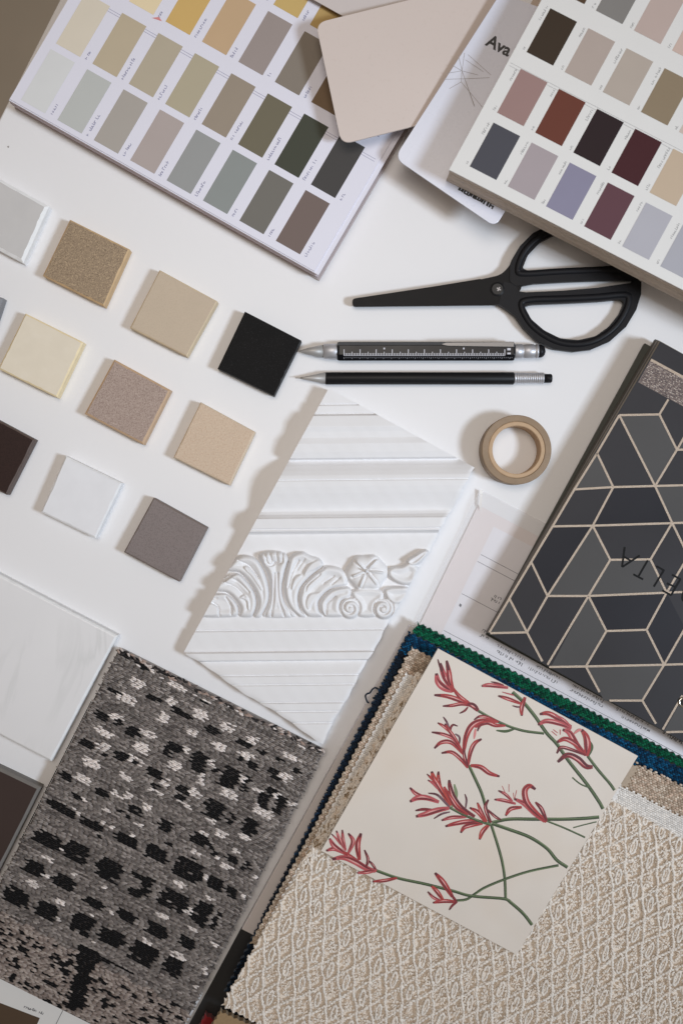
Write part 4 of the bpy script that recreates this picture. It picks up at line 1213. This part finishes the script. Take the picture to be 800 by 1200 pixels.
t, zg = fabric([(482, 757), (292, 1106), (600, 1290), (880, 1110), (905, 972), (747, 897)], 17.3, 19.0, (172, 156, 138), 'beige linen swatch with visible slubs under the white linen', amp=-2.6, per=8.0)
weave(t, zigzag([(482, 758), (295, 1104), (330, 1122), (516, 775), (747, 897.5), (728, 935), (890, 1018), (905, 973)], -2.4, 8.0), (482, 757), u1, 3.6, 2.4, 19.2,
      [(190, 174, 157), (176, 158, 141), (204, 190, 174), (160, 142, 125), (196, 174, 156)], jit=0.4)
t, zg = fabric([(475, 787), (303, 1098), (600, 1270), (870, 1110), (900, 1008), (727, 924)], 19.3, 20.6, (222, 219, 216), 'white linen swatch with zigzag edge between the beige linen and the cream knit', amp=-2.4, per=8.0)
weave(t, zigzag([(475, 788), (306, 1096), (330, 1110), (505, 800), (727, 925), (700, 975), (890, 1070), (900, 1009)], -2.2, 8.0), (475, 787), u1, 3.0, 2.3, 20.8,
      [(224, 220, 215), (221, 217, 212), (218, 213, 207)], jit=0.12, hgt=0.00012)

# cream lattice knit on top
kn = thing('fabric_swatch', 'cream knitted swatch with raised lattice pattern, topmost of the stack under the flower card', 'fabric', 560, 1060, 20.9, GF)
KP = [(487, 788), (428, 890), (391, 955), (357, 1008), (303, 1100), (259, 1178), (330, 1216), (470, 1290), (640, 1380), (790, 1290), (870, 1180), (900, 1036), (718, 938)]


def kz(x, y):
    # soft swelling of the folded cloth, lower towards its left edge
    e = np.clip(((x - 487) * 0.866 + (y - 788) * 0.5) / 60.0, 0, 1)
    return 21.3 + 2.2 * np.sqrt(e) + 0.5 * np.sin(x * 0.021 + y * 0.013)


zg = zigzag(KP, -2.2, 8.0)
# ground cloth as dense triangulated sheet
gx_, gy_ = np.meshgrid(np.arange(250, 905, 6.0), np.arange(780, 1330, 6.0))
kk_ = inside(gx_, gy_, KP)
mb = MB()
xy = P(zg, 21.4); mb.prism(xy, 20.9, 21.5)
build('cloth', mb, [M('knit_ground', C(224, 213, 200), 0.95, var=0.12, vscale=700, bump=0.6, bscale=1500, spec=0.1)], kn)
pos, angs, ln, wd, ht, cl = [], [], [], [], [], []
cream = [(227, 219, 210), (223, 214, 204), (228, 221, 213)]
tan_ = [(224, 214, 202), (220, 208, 195), (226, 217, 206), (212, 196, 179), (225, 215, 203)]


def stitch(x, y, ang, l, w, h, dz, c, vary=0.08):
    pos.append((x, y, dz)); angs.append(ang); ln.append(l); wd.append(w); ht.append(h)
    cc = np.array(C(*c)[:3]) * (1 + random.uniform(-vary, vary)); cl.append(cc)


CW, CH, SL = 17.6, 26.4, -0.55
for i in range(-2, 42):
    x0 = 240 + i * CW
    # upright cord, slightly waved
    y = 770.0
    while y < 1260:
        xw = x0 + 0.7 * math.sin((y - SL * x0) / CH * 2 * math.pi) + random.uniform(-.3, .3)
        dxy = 0.7 * math.cos((y - SL * x0) / CH * 2 * math.pi) * 2 * math.pi / CH
        stitch(xw, y, math.atan2(-1, dxy) + random.uniform(-.3, .3) + 0.4, random.uniform(2.2, 2.8), random.uniform(1.4, 1.9), 1.6, random.uniform(1.4, 1.9), random.choice(cream))
        y += 3.3
    for j in range(-20, 60):
        yb = 780 + j * CH + SL * (x0 - 240) * 1.0
        if yb < 740 or yb > 1290: continue
        # slanted link
        x = 0.0
        while x < CW:
            t = x / CW
            stitch(x0 + x, yb + SL * x + 0.5 * math.sin(t * 2 * math.pi) + random.uniform(-.3, .3), math.atan2(0.6, 1) + random.uniform(-.3, .3) - 0.35, random.uniform(2.1, 2.7), random.uniform(1.3, 1.8), 1.5, random.uniform(1.3, 1.8), random.choice(cream))
            x += 3.3
        cx, cy = x0 + CW / 2, yb + SL * CW / 2 + CH / 2
        if (i + j) % 2 == 0:
            # elongated ring
            for q in range(14):
                a = q / 14 * 2 * math.pi
                lx, ly = 2.7 * math.cos(a), 8.6 * math.sin(a)
                th = 0.30
                px = cx + lx * math.cos(th) - ly * math.sin(th) * -1 * -1; py = cy + lx * math.sin(th) + ly * math.cos(th)
                px = cx + lx * math.cos(th) - ly * math.sin(th); py = cy + lx * math.sin(th) + ly * math.cos(th)
                tx, ty = -2.7 * math.sin(a), 8.6 * math.cos(a)
                an_ = math.atan2(-(tx * math.sin(th) + ty * math.cos(th)), tx * math.cos(th) - ty * math.sin(th))
                stitch(px, py, an_ + random.uniform(-.2, .2), 2.5, 1.5, 1.6, 2.0, random.choice(cream))
        else:
            for q in range(7):
                a = q / 7 * 2 * math.pi + random.uniform(-.2, .2)
                r = 4.0 + random.uniform(-.6, .6)
                stitch(cx + r * 0.75 * math.cos(a), cy + r * 1.4 * math.sin(a), -a + random.uniform(-.3, .3), 2.2, 1.2, 1.0, 1.0, random.choice(cream + tan_))
            stitch(cx, cy, random.uniform(0, 3), 1.6, 1.5, 1.1, 1.2, random.choice(tan_))
        for q in range(20 if (i + j) % 2 else 15):
            fx, fy = random.uniform(0, 1), random.uniform(0, 1)
            stitch(x0 + fx * CW, yb + SL * fx * CW + fy * CH, random.uniform(0.2, 1.3) if random.random() < 0.7 else random.uniform(0, 3.1), random.uniform(1.6, 3.2), random.uniform(0.8, 1.3), 1.0, random.uniform(0.3, 1.1), random.choice(tan_ if random.random() < 0.7 else cream))
pos = np.array(pos)
# hand of the cloth: the knit pulls slightly out of true
px0, py0 = pos[:, 0].copy(), pos[:, 1].copy()
pos[:, 0] = px0 + 2.4 * np.sin(py0 * 0.023 + px0 * 0.011) + 1.1 * np.sin(py0 * 0.071 - px0 * 0.05) + rng.normal(0, 0.25, len(pos))
pos[:, 1] = py0 + 2.2 * np.sin(px0 * 0.027 - py0 * 0.009 + 1.0) + 1.0 * np.sin(px0 * 0.083 + py0 * 0.04) + rng.normal(0, 0.25, len(pos))
k_ = inside(pos[:, 0], pos[:, 1], [tuple(q) for q in zg])
# leave out what lies far under the flower card
k_ &= ~inside(pos[:, 0], pos[:, 1], [(520, 790), (720, 900), (605, 1090), (400, 990)])
pos = pos[k_]; sel_ = np.nonzero(k_)[0]
z_ = kz(pos[:, 0], pos[:, 1]) + pos[:, 2] * 0.36 - 0.2
beads('knit_stitches', WA(pos[:, 0], pos[:, 1], z_), np.array(angs)[sel_], np.array(ln)[sel_] * S, np.array(wd)[sel_] * S, np.array(ht)[sel_] * S, np.array(cl)[sel_], m_yarn, kn)
# looped fringe on its left edge
ps, cs, aa_ = [], [], []
for i in range(900):
    t_ = random.random()
    pA = np.array([489., 789.]); pB = np.array([352., 1015.])
    q = pA + (pB - pA) * t_ + np.array([0.866, 0.5]) * random.choice([random.uniform(-1, 8), random.uniform(-1, 30)])
    ps.append(q); cs.append(C(*random.choice(cream + tan_ + [(150, 130, 106)]))[:3]); aa_.append(random.uniform(0.4, 1.9))
ps = np.array(ps); kq = ps[:, 0] + 0.58 * ps[:, 1] < 513 + 0.58 * 760 + 4
zz_ = kz(ps[:, 0], ps[:, 1]) + rng.uniform(-0.2, 0.7, len(ps))
beads('edge_loops', WA(ps[:, 0], ps[:, 1], zz_)[kq], np.array(aa_)[kq], 0.0020, 0.0007, 0.0008, np.array(cs)[kq], m_yarn, kn)
# turned-under flap, red and teal offcuts showing at the bottom
t, zg = fabric([(258, 1184), (236, 1220), (330, 1270), (345, 1224)], 9.0, 14.0, (150, 126, 96), 'tan swatch folded under the lower left corner of the cream knit', amp=-2, per=7)
t, zg = fabric([(240, 1188), (228, 1212), (262, 1228), (268, 1204)], 2.3, 8.0, (120, 30, 34), 'dark red scrap of cloth at the bottom edge beside the black board', amp=-2, per=7)
# loose thread at the navy edge
pts = smooth([(444, 812), (440, 806), (436, 808), (433, 812), (430, 813), (428, 816), (430, 822), (432, 824), (431, 828)], 4)[:-4]
pts = np.array(pts)[:-4]
d = np.diff(pts, axis=0)
beads('loose_thread', WA(pts[:-1, 0], pts[:-1, 1], np.full(len(pts) - 1, 15.0)), np.arctan2(-d[:, 1], d[:, 0]), 0.0011, 0.0006, 0.0006, np.tile(np.array(C(16, 30, 44)[:3]), (len(pts) - 1, 1)), m_yarn, bpy.data.objects['fabric_swatch.001'])

# ------------------------------------------------------------------ botanical card
ZC = 29.5
cd = thing('illustrated_card', 'cream square card painted with red tubular flowers on green stems, on the cream knit', 'card', 560, 940, 26.8)
mb = MB(); mb.prism(P([(513, 760), (376, 997), (605, 1119), (747, 886)], ZC), 26.9, ZC, 0, 1)
build('card', mb, [M('painted_cream', C(212, 203, 193), rough=0.5, var=0.035, vscale=22, speck=[(C(208, 192, 174), 14, 0.5, 0.75, 0.55)]), M('card_edge', C(206, 200, 194), 0.6)], cd, bevel=0.2)
mats = [M('paint_maroon', C(84, 40, 46), 0.55, var=0.1, vscale=300), M('paint_red', C(160, 56, 56), 0.55, var=0.12, vscale=250), M('paint_crimson', C(120, 40, 45), 0.55, var=0.12, vscale=250), M('paint_pink', C(202, 126, 124), 0.55, var=0.06),
        M('paint_dark_green', C(50, 63, 42), 0.55, var=0.1, vscale=250), M('paint_green', C(74, 89, 58), 0.55, var=0.1, vscale=250), M('paint_light_green', C(122, 136, 102), 0.55), M('paint_orange_red', C(172, 66, 58), 0.55, var=0.1, vscale=250),
        M('paint_grey_purple', C(108, 78, 86), 0.55), M('paint_rose', C(174, 80, 84), 0.55, var=0.1, vscale=250), M('paint_blush', C(232, 182, 176), 0.55)]
mb = MB(); zl = [ZC + 0.02]


def nz():
    zl[0] += 0.0005
    return zl[0]


def stem(pts, w, dark=4, mid=5):
    w *= 0.84
    ribbon(mb, pts, lambda t: w, nz(), dark)
    ribbon(mb, pts, lambda t: w * (0.5 + 0.12 * math.sin(9 * t)), nz(), mid, off=-0.16)
    ribbon(mb, pts, lambda t: w * (0.14 + 0.08 * math.sin(14 * t)), nz(), 6, off=-1.6)


def pet(pts, w, base=1, tip=0.2, hi=True, dark=0):
    w *= 0.98
    pr = lambda t: w * (0.16 + 0.84 * math.sin(math.pi * min(max(t * 0.82 + 0.06, 0), 1)) ** 0.8)
    ribbon(mb, pts, lambda t: pr(t) + 0.2, nz(), dark if not hi or random.random() < 0.55 else 2)
    ribbon(mb, pts, lambda t: pr(t) * 1.0, nz(), base, t0=0.0, t1=1.0)
    if hi and w > 2.8:
        sd = random.choice([-1, 1])
        ribbon(mb, pts, lambda t: pr(t) * 0.42 * math.sin(math.pi * t) ** 0.6 + 0.08, nz(), 2 if base != 2 else 0, off=0.5 * sd, t0=0.12, t1=0.95)
        ribbon(mb, pts, lambda t: pr(t) * 0.27 * math.sin(math.pi * t) + 0.06, nz(), 3, off=-0.38 * sd, t0=0.22, t1=0.78)
        ribbon(mb, pts, lambda t: pr(t) * 0.09 * math.sin(math.pi * t) + 0.03, nz(), 10, off=-0.9 * sd, t0=0.32, t1=0.66)
        if w > 4.5:
            ribbon(mb, pts, lambda t: pr(t) * 0.10 * math.sin(math.pi * t) + 0.08, nz(), 0, off=1.2 * sd, t0=0.45, t1=1.0)
    if tip:
        ribbon(mb, pts, lambda t: (pr(t * tip)) * (1 - 0.45 * t), nz(), dark, t0=0.0, t1=tip)


# stems
stem([(600, 811), (612, 822), (626, 839), (640, 859), (652, 872), (666, 892), (688, 920), (701, 939), (706, 948)], 5.0)
stem([(560, 833), (574, 841), (586, 847), (601, 853), (616, 857), (637, 859.5)], 3.8)
stem([(670, 911), (680, 919), (693, 924)], 2.2)
stem([(688, 886), (700, 902), (713, 917), (719.5, 926)], 4.2)
stem([(549, 897), (557.5, 915), (564.5, 931), (569.8, 950), (574, 966)], 4.4)
stem([(575, 966), (582, 988), (588, 1010), (591, 1030), (592, 1053)], 4.0)
stem([(526, 946), (543, 955), (561, 962), (574, 966)], 3.6)
stem([(576, 964), (596, 960), (626, 960), (660, 960), (685, 959), (701.5, 957.5)], 4.8)
stem([(640, 962), (660, 970), (680, 979), (685, 981.5)], 2.6)
stem([(671, 970), (684, 966.5), (698.5, 963)], 1.8)
stem([(576, 965), (596, 972), (620, 981), (640, 994), (652, 1008), (664.5, 1016.5)], 4.8)
stem([(654, 1014), (620, 1021), (592, 1030), (568, 1040), (554, 1049), (546, 1054), (534, 1055.5)], 3.6)
stem([(440, 1020), (466, 1029), (498, 1036), (530, 1044), (552, 1050), (588, 1053), (597, 1056)], 4.2)
stem([(595, 1055), (612, 1070), (623, 1084)], 4.6)
pet([(581, 856), (592, 857), (602, 854.5)], 3.2, base=5, tip=0, hi=False, dark=4)
pet([(532, 919), (534, 932), (529, 946)], 4.2, base=6, tip=0, hi=False, dark=4)
pet([(690, 868), (692.5, 876), (688, 887)], 4.4, base=5, tip=0, hi=False, dark=4)
R, D, O, PK, G = 1, 2, 7, 9, 8
# top bud
pet([(511, 789), (513, 799), (520, 806), (530, 810)], 8, PK, 0.1)
pet([(515.5, 777), (519, 789), (524, 799), (531, 810)], 7, PK, 0.25)
pet([(523, 774), (525.5, 787), (527, 798), (531, 811)], 6.5, R, 0.3)
pet([(512.5, 772.5), (516, 783), (521, 794)], 2.6, D, 0.7, False)
pet([(528, 803), (537, 815), (548, 824), (559, 832)], 5, R, 0)
pet([(508.5, 814.5), (524, 816), (539, 821), (552, 827)], 5.6, R, 0.2)
pet([(518.5, 827.5), (529, 826.8), (541, 825), (556, 828)], 4.2, R, 0.25)
pet([(538, 836), (544, 833), (548, 828.5)], 2.4, D, 0.4, False)
pet([(547, 825), (554, 827), (560, 833)], 6.5, D, 0)
# second bloom on that stem
pet([(555, 843.5), (562, 839.5), (571, 840.5), (584, 846)], 3.2, R, 0.3)
pet([(592, 850.5), (580, 850), (570, 847), (556, 852)], 5, R, 0.0)
pet([(583, 846), (566, 844.5), (553, 850), (546, 863), (543, 880)], 6.8, R, 0.0)
pet([(555, 866), (556, 860), (557, 854)], 2.8, 3, 0, False, dark=3)
pet([(559, 857), (561, 852), (565, 848)], 2.6, D, 0.4, False)
# spidery flower
pet([(519, 840), (523, 846), (527, 856)], 2.4, G, 0.5, False)
pet([(512.5, 847), (520, 851.5), (530, 861)], 3.6, O, 0.2)
pet([(536, 851), (530.5, 849.5), (527.5, 854), (528, 860)], 2.6, D, 0.4, False)
pet([(505.5, 858), (517, 860), (528, 864), (535, 870)], 4.2, PK, 0.3)
pet([(538, 872.5), (538, 864), (533, 860)], 2.4, G, 0.5, False)
pet([(521, 848), (526, 856), (533, 866), (543, 885)], 4.2, R, 0.1)
pet([(508.5, 877), (517, 870), (529, 870.5), (543, 884)], 5, R, 0.2)
pet([(517, 882.5), (529, 881.5), (540, 890), (548, 900)], 4.6, R, 0.2)
pet([(564, 866), (556, 871), (551, 881), (548, 897)], 5, R, 0.2)
pet([(543, 876), (544, 887), (548, 898)], 4, D, 0)
pet([(585, 910), (573, 906), (563, 899), (551, 897)], 5.6, R, 0.12)
# large cluster
pet([(480, 923), (487, 930), (497, 934)], 4.6, PK, 0.2)
pet([(480, 939.5), (489, 935), (500, 935), (514, 940)], 6.6, PK, 0.12)
pet([(513.5, 904), (513.5, 913), (516, 925), (524, 938)], 5, O, 0.2)
pet([(505.5, 904), (508.5, 913), (516, 925), (528, 944)], 6.6, O, 0.12)
pet([(500, 907), (505, 912), (511, 918)], 2.6, R, 0.3, False)
pet([(501, 914), (507, 918), (513, 925)], 2.8, PK, 0.2, False)
pet([(501.5, 929.5), (512, 931.5), (522, 941), (528, 948)], 3, G, 0.4, False)
pet([(486.5, 950), (496, 948.5), (510, 949.5)], 3.4, D, 0.3, False)
pet([(487, 957), (498, 954), (512, 949.5), (526, 947)], 6.6, PK, 0.12)
pet([(526, 914), (527, 922), (531, 934), (541, 947), (556, 957)], 6, D, 0.15)
pet([(520, 922), (527, 934), (535, 946), (548, 955)], 5.4, R, 0)
pet([(544.4, 930.5), (546.3, 937.5), (545, 948)], 2.2, G, 0.5, False)
pet([(550, 946.5), (560, 952), (568, 963)], 4.8, R, 0.15)
pet([(559, 940.5), (563, 950), (570, 963)], 4, O, 0.1)
pet([(508, 959.5), (517, 954), (527, 951.5)], 2.2, G, 0.5, False)
pet([(517, 961.5), (529, 958), (546, 957.5)], 4.4, PK, 0.15)
pet([(521.5, 968.5), (534, 965), (550, 962.5), (562, 963)], 5.4, R, 0.12)
pet([(539.5, 976), (544, 969.5), (554, 966.5), (565, 965)], 5.2, R, 0.12)
pet([(561.5, 984), (565, 974.5), (573, 966)], 5.2, O, 0.1)
pet([(572, 937), (568.5, 945), (571, 955), (575, 964)], 4.2, D, 0.2)
pet([(587, 961), (580, 957), (571, 949)], 3.4, D, 0.2)
stem([(527, 947), (543, 955), (561, 962.5), (575, 967)], 2.8)
# lily on the level stem
pet([(579, 937), (590, 938), (604, 942)], 4.2, PK, 0.15)
pet([(583.5, 926.5), (592, 931), (600, 939)], 3.6, PK, 0.3)
pet([(592, 956), (598, 948), (611, 946)], 4.8, R, 0.12)
pet([(602, 936), (614, 942), (626, 953), (638, 963)], 6.2, PK, 0.1)
pet([(627, 925), (620, 921), (614.5, 927), (617, 940), (628, 953), (640, 963)], 7, R, 0.14)
pet([(627, 940), (634, 948), (640, 962)], 4.8, D, 0)
for p_ in ([(588, 921), (592, 930)], [(596, 919), (596, 928)], [(601, 929), (602, 936)], [(605, 926), (603, 935)]): ribbon(mb, p_, lambda t: 0.7, nz(), 9)
# lower left flower
pet([(382, 997), (392, 995), (406, 1001)], 4.8, PK, 0.15)
pet([(386, 982.5), (392, 992), (407, 1002)], 5.6, PK, 0.12)
pet([(388, 977), (394, 983), (399, 990)], 2, PK, 0.3, False)
pet([(394, 973.5), (398, 984), (404, 996)], 4, 3, 0.15)
pet([(401, 972.5), (402, 984), (405, 997)], 3.6, PK, 0.2)
pet([(408, 976.5), (413.5, 986), (408, 1000)], 4.8, PK, 0.2)
pet([(423, 976.5), (419, 990), (421, 1008)], 6.2, R, 0.2)
pet([(402, 998), (412, 1006), (424, 1014)], 6.5, R, 0)
pet([(389, 1007), (402, 1005), (416, 1010), (428, 1017), (440, 1021)], 7, PK, 0.1)
pet([(427, 996), (431, 1007), (429, 1016)], 3.4, D, 0.25)
pet([(432, 1008.5), (437, 1014), (441, 1021)], 3, D, 0.3)
pet([(418, 1023), (430, 1022), (441, 1020)], 4.4, PK, 0.12)
pet([(436, 1033), (450, 1032), (465, 1029)], 4, R, 0.12)
# small bottom flower
pet([(509.5, 1023), (519, 1034), (530, 1051)], 6.4, R, 0.15)
pet([(505, 1038), (512, 1045), (519, 1055)], 5, O, 0.12)
pet([(501, 1045), (508, 1052), (517, 1056)], 3.6, PK, 0.25)
pet([(507, 1058), (520, 1056), (535, 1057)], 4.6, R, 0.1)
pet([(526, 1066.5), (530, 1061), (535.5, 1057)], 2.6, D, 0.3, False)
pet([(528, 1048), (535, 1057)], 3, D, 0, False)
# top right buds
pet([(564, 804), (574, 803), (595, 806)], 5, PK, 0.1)
pet([(575, 799), (582, 800.5), (590, 803)], 2.2, D, 0.5, False)
pet([(583.5, 815.5), (595, 819), (611, 825)], 4.4, R, 0.2)
pet([(588, 811), (597, 813.5), (602, 815)], 1.5, PK, 0, False)
pet([(600, 827), (606, 828.5), (612, 828)], 2, G, 0.5, False)
pet([(611, 839), (611, 829), (615, 817)], 5, R, 0.12)
# big right flower
pet([(632, 837), (642, 836), (654, 842), (669, 852)], 6, R, 0.14)
pet([(630, 849.5), (640, 845), (656, 848), (669, 854)], 6, PK, 0.12)
pet([(650, 838), (660, 844), (668, 852)], 4, PK, 0)
pet([(659, 855), (667, 859), (676, 874), (686, 885)], 7, PK, 0.1)
pet([(681, 855), (686.5, 864), (688, 876), (686.5, 886)], 8, R, 0.1)
pet([(652, 870), (662, 866), (674, 872), (686, 885)], 6, R, 0.12)
pet([(652, 883), (657, 876), (669, 878.5), (686, 885)], 4, D, 0.25)
pet([(653, 893), (664, 885), (676, 889), (686, 898), (694, 899)], 7, D, 0.15)
pet([(672, 860), (677, 856), (681, 855)], 3, 3, 0, False)
for p_ in ([(646, 857), (652, 862)], [(648, 855), (653, 859)], [(656, 855), (656, 861)]): ribbon(mb, p_, lambda t: 0.9, nz(), 9)
build('flower_painting', mb, mats, cd)

# ------------------------------------------------------------------ camera
cam = bpy.data.cameras.new('camera'); co = bpy.data.objects.new('camera', cam); COL.objects.link(co)
cam.sensor_fit = 'VERTICAL'; cam.sensor_height = 36.0; cam.lens = 36.0 * H / (1200 * S)
cam.clip_start = 0.01; cam.clip_end = 50
co.location = (0, 0, H); co.rotation_euler = (0, 0, 0)
cam.dof.use_dof = True; cam.dof.focus_distance = H - 0.012; cam.dof.aperture_fstop = 4.0
scn.camera = co

# ------------------------------------------------------------------ light: cool window from the right, warm room
w = bpy.data.worlds.new('World'); scn.world = w; w.use_nodes = True
bg = w.node_tree.nodes['Background']; bg.inputs['Color'].default_value = (1.0, 0.85, 0.71, 1); bg.inputs['Strength'].default_value = 0.19


def area_lamp(name, loc, target, size, energy, color, spread=180):
    l = bpy.data.lights.new(name, 'AREA'); l.shape = 'RECTANGLE'; l.size, l.size_y = size; l.energy = energy; l.color = color; l.spread = math.radians(spread)
    o = bpy.data.objects.new(name, l); COL.objects.link(o); o.location = loc
    o.rotation_euler = (Vector(target) - Vector(loc)).to_track_quat('-Z', 'Y').to_euler()
    return o


D_ = 2.2; el, az = math.radians(45), math.radians(-20)
area_lamp('window_light', (D_ * math.cos(el) * math.cos(az), D_ * math.cos(el) * math.sin(az) + 0.15, D_ * math.sin(el)), (-0.06, 0.11, 0), (0.38, 0.38), 2.75, (0.74, 0.86, 1.0), 52)
area_lamp('room_light', (-0.10, 0.38, 1.75), (-0.02, 0.14, 0), (1.0, 0.8), 1.42, (1.0, 0.91, 0.82), 56)

scn.view_settings.view_transform = 'Standard'; scn.view_settings.look = 'None'
scn.view_settings.exposure = 0.0; scn.view_settings.gamma = 1.0
for o in list(bpy.data.objects):
    if '_w' in o: del o['_w']
